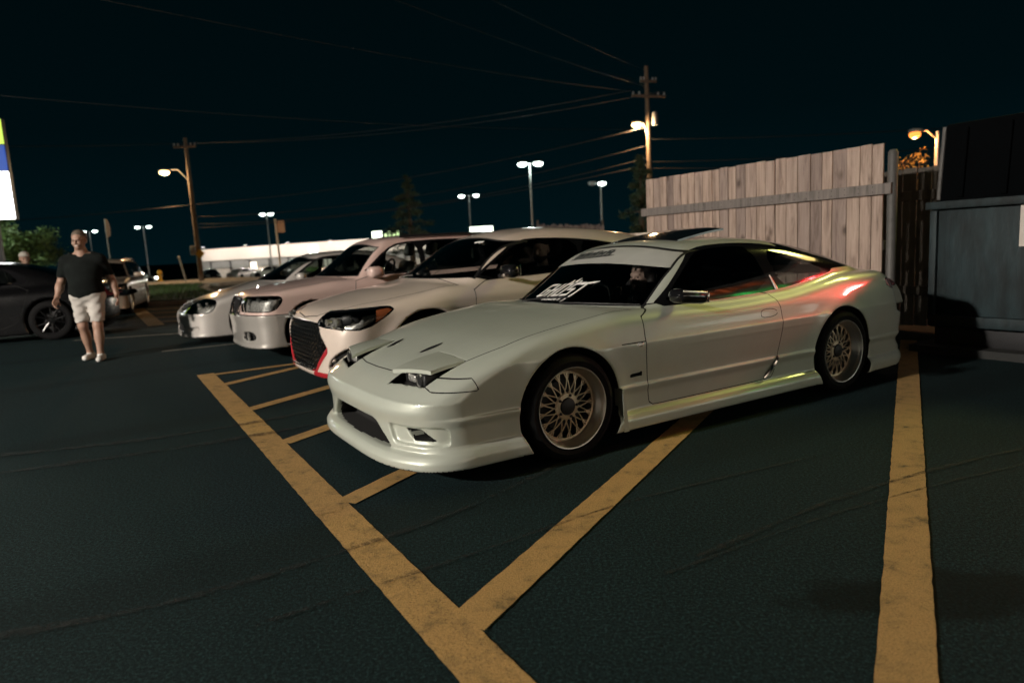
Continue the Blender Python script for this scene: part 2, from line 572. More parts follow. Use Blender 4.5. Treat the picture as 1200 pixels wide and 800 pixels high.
def make_wheel(parent, x, y, z, R, rim, width, style='mesh', flip=1):
    """wheel with its outer face at local y = 0 looking to -y"""
    w = empty('wheel', (x, y, z), 0 if flip > 0 else PI, parent)
    s = rim
    MB().lathe([(s+.002, .014), (s+.008, .0), (s+(R-s)*.45, -.007), (s+(R-s)*.8, .004), (R-.003, .022), (R, .045), (R, width-.04), (R-.008, width-.012), (s+(R-s)*.4, width), (s, width-.01)], axis='Y', n=72, close=True).build('tyre', MT['rubber'], w)
    if style == 'mesh':
        MB().lathe([(s+.004, .006), (s, -.004), (s-.006, -.003), (s-.010, .006), (s-.014, .016), (s-.017, .030), (s-.021, .034), (s-.024, .048), (s-.028, .052), (s-.033, .076), (s-.042, .082), (s-.042, .09), (s-.03, .10), (s-.02, .16)], axis='Y', n=72).build('rim_lip', MT['lip'], w)
        m = MB(); nsp = 17
        for k in range(nsp):
            a = 2*PI*k/nsp
            for d in (-1, 1):
                a2 = a+d*math.radians(23)
                p0 = (.062*math.cos(a), .060, .062*math.sin(a)); p1 = ((s-.038)*math.cos(a2), .076, (s-.038)*math.sin(a2))
                pm = tuple((p0[i]+p1[i])/2+(0, -.006, 0)[i] for i in range(3))
                m.tube([p0, pm, p1], [.0045, .0039, .0036], 6)
                # the forked end
                a3 = a2-d*math.radians(8); q = tuple(p0[i]*.3+p1[i]*.7+(0, -.003, 0)[i] for i in range(3))
                m.tube([q, ((s-.038)*math.cos(a3), .076, (s-.038)*math.sin(a3))], .0036, 6)
            m.ball(((s-.052)*math.cos(a), .073, (s-.052)*math.sin(a)), .0045, 1)
        m.lathe([(s-.033, .072), (s-.045, .072), (s-.045, .082), (s-.033, .082)], axis='Y', n=72, close=True)
        m.lathe([(.078, .064), (.072, .054), (.05, .052), (.05, .066)], axis='Y', n=40)
        m.build('mesh_spokes', MT['bronze'], w)
        h = MB().lathe([(.050, .056), (.046, .044), (.030, .038), (.001, .037)], axis='Y', n=32)
        for k in range(5): h.lathe([(.009, .052), (.008, .046), (.001, .045)], c=(.062*math.cos(k*2*PI/5), 0, .062*math.sin(k*2*PI/5)), axis='Y', n=8)
        h.build('hub_cap', MT['dark_metal'], w)
    else:
        dm = {'dark': MT['dark_metal'], 'black': MT['ink']}.get(style, MT['lip'])
        MB().lathe([(s+.004, .006), (s, -.003), (s-.008, .002), (s-.014, .02), (s-.02, .06), (s-.02, .16)], axis='Y', n=56).build('rim_lip', dm, w)
        m = MB(); n = 5
        for k in range(n):
            for d in (-1, 1):
                a = 2*PI*k/n+d*.13; a2 = 2*PI*k/n+d*.26
                m.tube([(.05*math.cos(a), .03, .05*math.sin(a)), ((s-.015)*math.cos(a2), .02, (s-.015)*math.sin(a2))], [.017, .012], 8)
        m.lathe([(.07, .05), (.06, .022), (.001, .018)], axis='Y', n=24)
        m.build('spokes', dm, w)
    MB().lathe([(s-.02, .16), (.14, .15), (.14, .11), (.001, .11)], axis='Y', n=40).build('brake_disc', MT['dark_metal'], w)
    return w

def rbox(name, c, size, m, parent, bev=.03, rz=0., M=None, taper=None):
    return MB().box(c, size, rz, bev, M, taper).build(name, m, parent, angle=50)

def make_seat(parent, x, y, z, m, hh=.55, lean=.3, w=.46):
    s = empty('seat', (x, y, z), 0, parent)
    R = Matrix.Rotation(lean, 4, 'Y')
    rbox('seat_cushion', (-.18, 0, .08), (.50, w, .16), m, s, .05)
    rbox('backrest', (.16, 0, .12+hh*.5), (.13, w, hh), m, s, .055, M=R, taper=(1, .8))
    for sy in (-1, 1):
        rbox('bolster', (.12, sy*w*.46, .10+hh*.42), (.14, .08, hh*.7), m, s, .035, M=R)
    rbox('headrest', (.16+math.sin(lean)*(hh*.5+.12), 0, .16+hh+.10), (.09, .25, .18), m, s, .04, M=R)
    return s

def make_cabin(parent, S, seats=((1.3, -.36), (1.3, .36)), zf=.22, m=None, wheel_y=-.36, rear=True, dash=.55, zd=.74):
    m = m or MT['fabric']
    rbox('cabin_floor', (1.35, 0, zf), (2.3, 1.3, .04), MT['trim'], parent, .01)
    d = rbox('dashboard', (dash+.18, 0, zd-.11), (.42, 1.26, .20), MT['trim'], parent, .06)
    for x, y in seats: make_seat(parent, x, y, zf+.04, m)
    if rear: rbox('rear_bench', (2.15, 0, zf+.32), (.22, 1.15, .55), m, parent, .06, M=Matrix.Rotation(.35, 4, 'Y'))
    w = MB()
    a = math.radians(28); c = Vector((dash+.50, wheel_y, zd+.02))
    pts = []
    for k in range(25):
        t = 2*PI*k/24
        pts.append(c+Vector((math.sin(a)*math.sin(t)*.18*-1*-1, math.cos(t)*.18, math.cos(a)*math.sin(t)*.18)))
    w.tube(pts, .014, 8, cap=False)
    w.tube([c+Vector((0, -.17, 0)), c+Vector((-.03, 0, -.01)), c+Vector((0, .17, 0))], .014, 6)
    w.tube([c+Vector((-.03, 0, -.01)), c+Vector((-.18, 0, -.10))], .03, 8)
    w.build('steering_wheel', MT['black'], parent)
# ------------------------------------------------------------------ the white coupe in front
CAR_ANGLE = math.atan2(.5172, .8559)
CX = Vector((math.cos(CAR_ANGLE), math.sin(CAR_ANGLE), 0)); CY = Vector((-CX.y, CX.x, 0))
C_ORIGIN = Vector((.3154, 3.6636, 0))+CY*.845
def bay(along, across, z=0.):
    """a point of the parking bays: along the cars, across the cars"""
    return C_ORIGIN+CX*along+CY*across+Vector((0, 0, z))

HOODVENTS = [(-.62, .335, -.115)]
def coupe_extra(b, x, ay, z, y):
    # front intake, brake ducts, indicator pockets, lamp wells
    q = (ay-(.335+(.31-z)*1.25))*.62
    box = smax(smax(q, np.abs(z-.247)-.066, .03), x+.80, .02)
    b = smax(b, -box, .018)
    # duct pocket: shallow bowl
    yc = np.hypot((x+.93)*.9, ay-.50)
    d1 = smax(np.abs(z-.268)-.048, np.maximum(.495+(.30-z)*.35-ay, ay-.80), .03)
    b = np.where(x < -.5, smax(b, -smax(d1, -(b+.022), .015), .012), b)
    d2 = smax(np.abs(z-.272)-.030, np.maximum(.60-ay+(.30-z)*.8, ay-.70-(.30-z)*.9), .015)
    b = np.where(x < -.5, smax(b, -smax(d2, -(b+.09), .01), .008), b)
    # lamp well under the raised lid
    l = smax(np.maximum(.335-ay, ay-.655), np.maximum(-.845-x-(ay-.4)*-.22, x+.545), .02)
    lid = smax(l, -(b+.085), .01)
    b = smax(b, -np.maximum(lid, .3-z), .010)
    # skirt ledge and lip
    return b

S1 = dict(hw=.845, wb=2.475, wz=.292, ar=.338, zb=.095, x0=-1.08, x1=3.56, well=.52,
    W=[(.08, .862), (.10, .866), (.15, .866), (.185, .850), (.21, .826), (.30, .828), (.345, .838), (.36, .832), (.48, .840), (.592, .8465), (.604, .842), (.70, .820), (.77, .792), (.84, .752), (.90, .70)],
    WX=[(-1, 0), (2.3, 0), (3.0, -.012), (3.45, -.045)],
    fp=.20, fe=4.0, kf=.13, fs=.9,
    FC=[(.08, -1.0), (.10, -1.005), (.135, -1.005), (.165, -.985), (.19, -.955), (.31, -.960), (.335, -.965), (.40, -.986), (.438, -.988), (.450, -.972), (.50, -.905), (.56, -.80), (.62, -.65), (.9, .2)],
    RE=[(.08, 3.38), (.14, 3.44), (.22, 3.46), (.30, 3.41), (.35, 3.45), (.50, 3.46), (.53, 3.40), (.68, 3.37), (.80, 3.33), (.88, 3.27)], rp=.13,
    T=[(-1.1, .35), (-.985, .44), (-.96, .465), (-.90, .503), (-.80, .556), (-.60, .622), (-.34, .686), (-.05, .737), (.2, .772), (.42, .795), (.8, .79), (1.3, .775), (1.84, .79), (2.38, .845), (2.62, .868), (3.1, .862), (3.4, .845)],
    tc=.022, te=3., kt=.066,
    G=[(.55, .83), (.77, .757), (.85, .727), (1.0, .655), (1.10, .60), (1.15, .565), (1.22, .50)],
    GX=[(-1, -.06), (.7, -.01), (1.1, 0), (2.0, 0), (2.6, -.03), (3.1, -.10), (3.4, -.16)],
    ws=((.42, .80), (1.10, 1.155)), wcurve=.29,
    R=[(.6, 1.07), (.9, 1.125), (1.1, 1.160), (1.35, 1.186), (1.6, 1.192), (1.9, 1.180), (2.1, 1.157), (2.3, 1.122), (2.6, 1.052), (2.87, .975), (3.1, .905), (3.22, .868), (3.5, .80)],
    rc=.045, kr=.11, ks=.022, flare=.010, flare_r=.012, extra=coupe_extra)

def build_coupe():
    root = empty('sports_coupe', bay(0, 0), CAR_ANGLE, label='low pearl white coupe with half raised pop up lamps and mesh wheels beside the fence', cat='car', group='white cars parked side by side')
    S = S1
    sk, f = car_skin(S, .0125, 1.26)
    dlo = poly2([(.70, .782), (1.11, .778), (1.84, .797), (2.38, .852), (2.60, .893), (2.36, 1.005), (2.05, 1.095), (1.87, 1.122), (1.59, 1.136), (1.32, 1.128), (1.17, 1.10), (1.02, 1.00), (.86, .885)], 1)
    doorglass = poly2([(.80, .800), (1.11, .796), (1.80, .812), (1.73, 1.098), (1.59, 1.114), (1.33, 1.107), (1.19, 1.08), (1.04, .985), (.90, .885)], 1)
    quarter = poly2([(1.90, .825), (2.10, .84), (2.40, .875), (2.42, .90), (2.30, .965), (2.10, 1.045), (1.86, 1.075)], 1)
    door = poly2([(.555, .79), (.545, .58), (.56, .36), (.565, .300), (.575, .215), (.70, .213), (1.60, .213), (1.70, .22), (1.745, .39), (1.785, .56), (1.785, .72), (1.72, .80), (1.2, .83)], 1)
    hood = poly2([(-.795, 0), (-.79, .2), (-.77, .330), (-.545, .335), (-.545, .66), (-.34, .702), (-.05, .704), (.3, .715), (.56, .712), (.52, .60), (.43, .3), (.41, 0), (.41, -.2), (-.795, -.2)], 0)
    sidemark = poly2([(-.79, .492), (-.79, .545), (-.60, .548), (-.575, .486)], 0)
    handle = poly2([(1.58, .635), (1.58, .675), (1.62, .688), (1.70, .686), (1.745, .668), (1.74, .645), (1.68, .632)], 1)
    badge = poly2([(.425, .402), (.425, .422), (.51, .425), (.515, .405)], 0)
    tail = poly2([(3.10, .72), (3.12, .80), (3.6, .82), (3.6, .70), (3.3, .69)], 1)
    def shield(grow=0., zlo=None):
        def g(V, N):
            ay = np.abs(V[:, 1]); z = V[:, 2]
            edge = .688-.30*np.clip(z-.76, 0, 1)-.22*np.clip(z-1.0, 0, 1)
            zt = 1.142-.055*(ay/.6)**2
            d = np.maximum(ay-edge, z-zt)
            d = np.maximum(d, V[:, 0]-1.32)
            zb = .797-.05*(ay/.7)**2
            xb = .425+.27*(ay/.7)**2.5
            d = np.maximum(d, (xb-V[:, 0])*.8)
            return np.maximum(d, zb-z)-grow
        return g
    def strip(V, N):
        return np.maximum(shield()(V, N), 1.040-.035*(np.abs(V[:, 1])/.6)**2-V[:, 2])
    def hatch(V, N):
        T = spl(S['T'])
        return np.maximum(np.maximum(1.93+.10*(np.abs(V[:, 1])/.5)**2-V[:, 0], T(V[:, 0])+.032-V[:, 2]), V[:, 0]-3.13)
    def pocket(V, N):      # the dark insides of ducts and lamp wells
        x, ay, z = V[:, 0], np.abs(V[:, 1]), V[:, 2]
        q = (ay-(.337+(.31-z)*1.25))*.62
        a = np.maximum(np.maximum(q, np.abs(z-.247)-.067), -.945+.06*(ay/.5)**2-x)
        a = np.maximum(a, x+.70)
        d2 = np.maximum(np.abs(z-.272)-.031, np.maximum(.60-ay+(.30-z)*.8, ay-.70-(.30-z)*.9))
        d2 = np.maximum(d2, x+.5)
        c = np.maximum(np.maximum(.382-ay, ay-.698), np.maximum(-.865-x+(ay-.4)*.22, x+.54))
        c = np.maximum(c, z-(.30))   # placeholder bound, replaced by depth below the skin
        return np.minimum(a, d2)
    base = car_field({k: v for k, v in S.items() if k != 'extra'})
    def wellpocket(V, N):
        x, ay, z = V[:, 0], np.abs(V[:, 1]), V[:, 2]
        d = base(x, V[:, 1], z)+.006
        return np.maximum(np.maximum(d, np.maximum(.328-ay, ay-.662)), np.maximum(np.maximum(-.90-x, x+.53), .40-z))
    def side_line(zfun, xa, xb):
        return lambda V, N: np.maximum(np.maximum(np.abs(V[:, 2]-zfun(V[:, 0]))-.0028, np.maximum(xa-V[:, 0], V[:, 0]-xb)), .6-np.abs(V[:, 1]))
    bumper_seam = lambda V, N: np.maximum(np.maximum(np.abs(V[:, 2]-.468-.01*V[:, 0])-.0022, np.maximum(-.72-V[:, 0], V[:, 0]+.30)), .7-np.abs(V[:, 1]))
    reg = [
        dict(name='wheel_well', f=well_region(S), mat=MT['well'], split='xy'),
        dict(name='underbody', f=under_region(S), mat=MT['well']),
        dict(name='air_intake', f=pocket, mat=MT['well']),
        dict(name='lamp_well', f=wellpocket, mat=MT['well'], split='y'),
        dict(name='sun_strip', f=strip, mat=MT['strip_vinyl']),
        dict(name='windscreen', f=shield(), mat=MT['glass']),
        dict(name='windscreen_seal', f=shield(.011), mat=MT['black']),
        dict(name='side_window', f=P2(doorglass, 'xz', near_side), mat=MT['glass_dark']),
        dict(name='side_window', f=P2(doorglass, 'xz', far_side), mat=MT['glass'], key='sw2'),
        dict(name='quarter_window', f=P2(quarter, 'xz', near_side), mat=MT['glass_mid']),
        dict(name='quarter_window', f=P2(quarter, 'xz', far_side), mat=MT['glass'], key='qw2'),
        dict(name='window_trim', f=P2(dlo, 'xz', on_side), mat=MT['gloss_black']),
        dict(name='hatch_glass', f=hatch, mat=MT['gloss_black']),
        dict(name='door_handle', f=P2(handle, 'xz', near_side), mat=MT['pearl'], gap=.0022, key='dh'),
        dict(name='door', f=P2(door, 'xz', near_side), mat=MT['pearl'], gap=.003),
        dict(name='door', f=P2(door, 'xz', far_side), mat=MT['pearl'], gap=.003, key='door2'),
        dict(name='hood', f=P2(hood, 'xy', lambda V, N: .45-V[:, 2]), mat=MT['pearl'], gap=.0034),
        dict(name='side_marker', f=P2(sidemark, 'xz', lambda V, N: .55-np.abs(V[:, 1])), mat=MT['pearl'], gap=.0028, split='y'),
        dict(name='fender_badge', f=P2(badge, 'xz', near_side), mat=MT['gloss_black'], shift=.004),
        dict(name='tail_lamp', f=P2(tail, 'xz', on_side), mat=MT['redlens'], gap=.003, split='y'),
        dict(name='seam', f=side_line(lambda x: .603+.0*x, .36, .545), mat=MT['gap'], key='s1', split='y'),
    ]
    out = parts_from(sk, reg, 'body_shell', MT['pearl'], root)
    pearl = MT['pearl']
    for sy in (-1, 1):
        # raised lamp lid: a plate following the nose, hinged at the back
        g = MB(); n = 8; top = []; bot = []
        for i in range(n+1):
            for j in range(n+1):
                u, v = i/n, j/n
                xf = -.832+.085*v; xb = -.55
                x = xf+(xb-xf)*u; yy = .340+(.652-.340)*v
                z = float(hit_z(base, x, yy, 1.0, .2))+.048*(1-u)+.004
                top.append(g.bm.verts.new((x, sy*yy, z))); bot.append(g.bm.verts.new((x, sy*yy, z-.020)))
        def q(L, i, j): return L[i*(n+1)+j]
        for i in range(n):
            for j in range(n):
                g.bm.faces.new((q(top, i, j), q(top, i, j+1), q(top, i+1, j+1), q(top, i+1, j)))
                g.bm.faces.new((q(bot, i, j), q(bot, i+1, j), q(bot, i+1, j+1), q(bot, i, j+1)))
        for k in range(n):
            for a, b in (((k, 0), (k+1, 0)), ((k, n), (k+1, n)), ((0, k), (0, k+1)), ((n, k), (n, k+1))):
                g.bm.faces.new((q(top, *a), q(top, *b), q(bot, *b), q(bot, *a)))
        g.build('headlight_lid', pearl, root, angle=40)
        h = empty('headlight', (-.765, sy*.50, .532), 0, root)
        rbox('lamp_housing', (.05, 0, -.005), (.12, .26, .07), MT['black'], h, .012)
        MB().lathe([(.036, -.012), (.033, .004), (.02, .012), (.001, .016)], axis='X', n=24, c=(-.005, -sy*-.07, -.004)).build('lamp_lens', MT['reflector'], h)
        rbox('reflector_bowl', (-.006, sy*-.03, -.004), (.02, .10, .045), MT['reflector'], h, .012)
        # hood slots
    for (xa, ya), (xb, yb) in (((-.60, -.19), (-.465, -.215)), ((-.63, .25), (-.51, .27))):
        g = MB(); pts = []
        d = Vector((xb-xa, yb-ya, 0)).normalized(); p = Vector((-d.y, d.x, 0))
        for t in np.linspace(0, 1, 13):
            x = xa+(xb-xa)*t; y = ya+(yb-ya)*t; w = .022*math.sin(PI*(.12+.76*t))
            pts.append([(x+p.x*w*s, y+p.y*w*s, float(hit_z(f, x+p.x*w*s, y+p.y*w*s, 1.0, .3))+.003) for s in (-1, 1)])
        vs = [[g.bm.verts.new(q) for q in r] for r in pts]
        for a, b in zip(vs, vs[1:]): g.bm.faces.new((a[0], a[1], b[1], b[0]))
        g.build('hood_slot', MT['black'], root)
    # wheels
    for x in (0, 2.475):
        make_wheel(root, x, -.848, .298, .298, .2285, .205)
        make_wheel(root, x, .848, .298, .298, .2285, .205, flip=-1)
    # dark folded door mirror
    for sy in (-1,):
        mr = empty('door_mirror', (.84, sy*.90, .842), 0, root)
        g = MB(); g.box((0, 0, 0), (.24, .13, .085), M=Matrix.Rotation(.12, 3, 'Y').to_4x4(), bev=.035); g.box((.035, -sy*.11, -.03), (.07, .10, .03), bev=.01)
        g.build('mirror_shell', MT['gloss_black'], mr, angle=60)
        rbox('mirror_glass', (.12, 0, -.014), (.01, .10, .06), MT['chrome'], mr, .004)
        rbox('mirror_edge', (-.01, sy*.066, .028), (.20, .006, .014), MT['lip'], mr, .002, M=Matrix.Rotation(.12, 3, 'Y').to_4x4())
    # tilted sunroof panel
    g = MB(); n = 6
    A = [[None]*(n+1) for _ in range(n+1)]; B = [[None]*(n+1) for _ in range(n+1)]
    for i in range(n+1):
        for j in range(n+1):
            x = 1.30+.46*i/n; y = -.36+.72*j/n
            z = float(hit_z(f, x, y))+.008+.060*i/n
            A[i][j] = g.bm.verts.new((x, y, z)); B[i][j] = g.bm.verts.new((x, y, z-.014))
    for i in range(n):
        for j in range(n):
            g.bm.faces.new((A[i][j], A[i+1][j], A[i+1][j+1], A[i][j+1])); g.bm.faces.new((B[i][j], B[i][j+1], B[i+1][j+1], B[i+1][j]))
    for k in range(n):
        for L0, L1 in (((k, 0), (k+1, 0)), ((k, n), (k+1, n)), ((0, k), (0, k+1)), ((n, k), (n, k+1))):
            g.bm.faces.new((A[L0[0]][L0[1]], A[L1[0]][L1[1]], B[L1[0]][L1[1]], B[L0[0]][L0[1]]))
    g.build('sunroof', MT['gloss_black'], root, angle=40)
    # silver fin on the sill behind the door
    g = MB(); pts = []
    for t in np.linspace(0, 1, 9):
        x = 1.605+.13*t+.02*math.sin(PI*t); z = .225+.135*t
        pts.append((x, -side_y(f, x, z)-.004, z))
    g.tube(pts, [.006, .014, .017, .018, .017, .016, .014, .011, .006], 8)
    g.build('sill_fin', MT['chrome'], root)
    # side repeater on the wing, tail of the B pillar
    y = side_y(f, .50, .585)
    MB().ball((.505, -y+.002, .588), (.026, .012, .014), 2).build('side_repeater', MT['reflector'], root)
    g = MB()
    ys = [side_y(f, x, z) for x, z in ((1.835, .80), (1.80, .90))]
    g.tube([(1.838, -ys[0]-.004, .802), (1.815, -ys[1]-.004, .90)], [.012, .004], 6).build('pillar_trim', MT['lip'], root)
    # sill ledge step is in the skin; mud guard at its front end
    g = MB().prism([(.338, .10), (.352, .10), (.375, .10), (.345, .355), (.333, .355)], lambda a, b: (a, -.874, b), lambda a, b: (a, -.80, b))
    g.build('sill_end', pearl, root)
    # wipers
    for ya in (-.15, .35):
        g = MB(); pts = []
        for t in np.linspace(0, 1, 10):
            y = ya-.02-.50*t; z = .812+.028*t-.045*(abs(y)/.7)**2
            pts.append((float(hit_x(f, y, z, .2, 1.2))-.012, y, z))
        g.tube(pts, [.006]*10, 6); g.build('wiper', MT['black'], root)
    # lettering on the screen: strokes in a slanted brush hand
    def on_screen(u, v):
        """u, v in letter space: u 0..1 across the word (viewer's left to right), v 0..1 up"""
        y = .205-.42*u; z = .829+.022*u+.074*v
        x = hit_x(f, y, z, .2, 1.3)
        return (x, y, z)
    def strokes(name, polys, mapf, m):
        g = MB()
        for p in polys:
            p2 = []
            for a, b in zip(p, p[1:]+p[:1]):
                for t in (0, .5): p2.append((a[0]+(b[0]-a[0])*t, a[1]+(b[1]-a[1])*t))
            def at(u, v, off):
                x, y, z = mapf(u, v); n = Vector((-.46, 0, .88)); return Vector((x, y, z))+n*off
            g.prism(p2, lambda u, v: at(u, v, .002), lambda u, v: at(u, v, .0045))
        return g.build(name, m, root, smooth=False)
    sh = lambda L, dx, dy=0: [(x+dx+y*.045, y+dy) for x, y in L]
    G_ = [[(.0, .10), (.035, .10), (.035, .90), (.0, .86)], [(.0, .84), (.16, .88), (.17, 1.02), (.01, .97)], [(.0, -.02), (.15, .02), (.15, .16), (.0, .13)], [(.115, .05), (.15, .05), (.15, .50), (.115, .50)], [(.085, .43), (.165, .44), (.165, .55), (.085, .54)]]
    H_ = [[(.0, .0), (.036, .02), (.036, .98), (.0, .92)], [(.115, .0), (.152, -.08), (.152, 1.02), (.115, .95)], [(.03, .42), (.12, .46), (.12, .59), (.03, .55)]]
    O_ = [[(.0, .08), (.036, .08), (.036, .90), (.0, .90)], [(.118, .08), (.155, .08), (.155, .90), (.118, .90)], [(.0, -.02), (.155, .0), (.155, .14), (.0, .12)], [(.0, .86), (.155, .88), (.155, 1.02), (.0, .99)]]
    S_ = [[(.0, -.02), (.15, .0), (.15, .14), (.0, .12)], [(.115, .08), (.15, .08), (.15, .52), (.115, .52)], [(.0, .42), (.15, .45), (.15, .58), (.0, .55)], [(.0, .50), (.036, .50), (.036, .94), (.0, .90)], [(.0, .86), (.16, .89), (.19, 1.05), (.0, 1.0)]]
    T_ = [[(-.02, .83), (.24, .90), (.29, 1.05), (.0, .99)], [(.085, .90), (.125, .90), (.125, .02), (.06, -.50), (.085, .1)]]
    spark = [[(.47, 1.02), (.51, 1.30), (.53, 1.06)], [(.56, 1.10), (.62, 1.42), (.63, 1.08)], [(.66, 1.08), (.70, 1.22), (.72, 1.06)]]
    polys = []
    for L, dx in ((G_, .0), (H_, .205), (O_, .405), (S_, .605), (T_, .775)):
        polys += [sh(p, dx) for p in L]
    strokes('screen_lettering', polys+spark, on_screen, MT['white_vinyl'])
    # the smaller word under it
    A_ = [[(.0, 0), (.05, 0), (.12, .9), (.08, 1)], [(.15, 0), (.2, 0), (.13, 1), (.08, 1)], [(.05, .3), (.16, .3), (.15, .45), (.06, .45)]]
    R_ = [[(.0, 0), (.05, 0), (.05, 1), (.0, 1)], [(.05, .85), (.17, .8), (.19, .95), (.05, 1)], [(.14, .5), (.19, .55), (.19, .95), (.14, .9)], [(.05, .4), (.17, .42), (.19, .56), (.05, .55)], [(.08, .42), (.13, .42), (.21, 0), (.15, 0)]]
    M_ = [[(.0, 0), (.05, 0), (.06, 1), (.01, 1)], [(.01, 1), (.06, 1), (.13, .4), (.10, .3)], [(.10, .3), (.13, .4), (.20, 1), (.15, 1)], [(.16, 0), (.21, 0), (.21, 1), (.16, 1)]]
    Y_ = [[(.0, 1), (.05, 1), (.12, .55), (.08, .45)], [(.15, 1), (.2, 1), (.12, .45), (.08, .5)], [(.08, 0), (.125, 0), (.125, .5), (.08, .5)]]
    polys = []
    for L, dx in ((A_, 0), (R_, .25), (M_, .5), (Y_, .76)): polys += [[(x+dx+.06*y, y) for x, y in p] for p in L]
    def small(u, v):
        y = .085-.20*u; z = .813+.006*u+.015*v
        return (hit_x(f, y, z, .2, 1.3), y, z)
    strokes('screen_small_word', polys, small, MT['white_vinyl'])
    # blackletter flourish on the strip (unreadable in the photograph: plain pen strokes)
    r = random.Random(5); polys = []
    u = 0
    for k in range(11):
        w = .075
        polys.append([(u, .12), (u+.03, .0), (u+.055, .14), (u+.04, .62), (u+.06, .86), (u+.02, 1.0), (u-.005, .82), (u+.012, .5)])
        if k % 2: polys.append([(u+.01, .45), (u+.09, .58), (u+.10, .70), (u+.015, .6)])
        if k % 3 == 0: polys.append([(u-.03, 1.0), (u+.07, 1.12), (u+.09, 1.22), (u-.02, 1.12)])
        u += .09
    polys.append([(-.04, -.15), (.5, -.10), (1.02, .02), (1.06, .10), (.5, -.03), (-.02, -.07)])
    def ban(u, v):
        y = .40-.44*u; z = 1.064+.022*u+.036*v
        return (hit_x(f, y, z, .4, 1.5), y, z)
    strokes('strip_lettering', polys, ban, MT['black_vinyl'])
    make_cabin(root, S, ((1.42, -.36), (1.42, .36)), .17, wheel_y=.36, dash=.62, zd=.68)
    return root, f
COUPE, COUPE_F = build_coupe()
# ------------------------------------------------------------------ the other cars
def generic_regions(S, k):
    """regions every ordinary car shares; k holds outlines and materials"""
    glassm = k.get('glass', MT['glass_mid'])
    reg = [dict(name='wheel_well', f=well_region(S), mat=MT['well'], split='xy'),
           dict(name='underbody', f=under_region(S), mat=MT['well'])]
    reg += k.get('first', [])
    T = spl(S['T']); (x0, z0), (x1, z1) = S['ws']
    def shield(grow=0.):
        def g(V, N):
            ay = np.abs(V[:, 1]); z = V[:, 2]
            e = k['edge']
            edge = e[0]-e[1]*np.clip(z-z0+.05, 0, 1)
            zt = k['wtop']-.05*(ay/.6)**2
            d = np.maximum(ay-edge, z-zt); d = np.maximum(d, V[:, 0]-x1-.28)
            xb = x0+.01+S.get('wcurve', .25)*(ay/.7)**2.5
            d = np.maximum(d, (xb-V[:, 0])*.8)
            return np.maximum(d, z0-.08-z)-grow
        return g
    reg.append(dict(name='windscreen', f=shield(), mat=glassm))
    reg.append(dict(name='windscreen_seal', f=shield(.012), mat=MT['black']))
    for i, (pts, m) in enumerate(k['windows']):
        fn = poly2(pts, 1)
        reg.append(dict(name='side_window', f=P2(fn, 'xz', near_side), mat=m, key='w%d' % i))
        reg.append(dict(name='side_window', f=P2(fn, 'xz', far_side), mat=m, key='v%d' % i))
    reg.append(dict(name='window_trim', f=P2(poly2(k['dlo'], 1), 'xz', on_side), mat=k.get('trim', MT['gloss_black']), split='y'))
    if 'rearglass' in k:
        (a, b, zlo) = k['rearglass']
        reg.append(dict(name='rear_window', f=lambda V, N: np.maximum(np.maximum(a-V[:, 0]+.08*(V[:, 1]/.5)**2, zlo-V[:, 2]), np.abs(V[:, 1])-.58+.25*np.clip(V[:, 2]-zlo, 0, 1)) + 0*V[:, 0] if b is None else np.maximum(np.maximum(a-V[:, 0], zlo-V[:, 2]), np.maximum(np.abs(V[:, 1])-.6, V[:, 2]-b)), mat=glassm))
    for i, pts in enumerate(k.get('doors', [])):
        fn = poly2(pts, 1)
        reg.append(dict(name='door', f=P2(fn, 'xz', near_side), mat=k['paint'], gap=.003, key='d%d' % i))
        reg.append(dict(name='door', f=P2(fn, 'xz', far_side), mat=k['paint'], gap=.003, key='e%d' % i))
    if 'hood' in k:
        reg.append(dict(name='hood', f=P2(poly2(k['hood']), 'xy', lambda V, N: k.get('hoodz', .5)-V[:, 2]), mat=k['paint'], gap=.004))
    reg += k.get('last', [])
    return reg

def mirror_pod(root, x, y, z, m, size=(.07, .11, .07)):
    for sy in (-1, 1):
        mr = empty('door_mirror', (x, sy*y, z), 0, root)
        MB().box((0, 0, 0), (size[0]*2, size[1]*2, size[2]*2), bev=.045).build('mirror_shell', m, mr, angle=60)
        rbox('mirror_glass', (size[0]+.002, 0, 0), (.008, size[1]*1.7, size[2]*1.5), MT['chrome'], mr, .003)
        rbox('mirror_foot', (.01, -sy*(size[1]+.02), -size[2]*.7), (.07, .10, .035), MT['black'], mr, .01)

def lamp_unit(root, f, outline, ay0, depth=.06, amber=None, projectors=(), cover=True):
    """head lamp things behind the lens cut from the skin: reflector bowls standing in the well"""
    for sy in (-1, 1):
        h = empty('headlight_unit', (0, 0, 0), 0, root)
        for (x, y, z, r) in projectors:
            MB().lathe([(r, -.03), (r*.92, .0), (r*.7, .025), (r*.3, .04), (.001, .042)], axis='X', n=20, c=(x, sy*y, z)).build('reflector_bowl', MT['reflector'], h)
            MB().ball((x-.012, sy*y, z), r*.45, 2).build('bulb_lens', MT['reflector'], h)

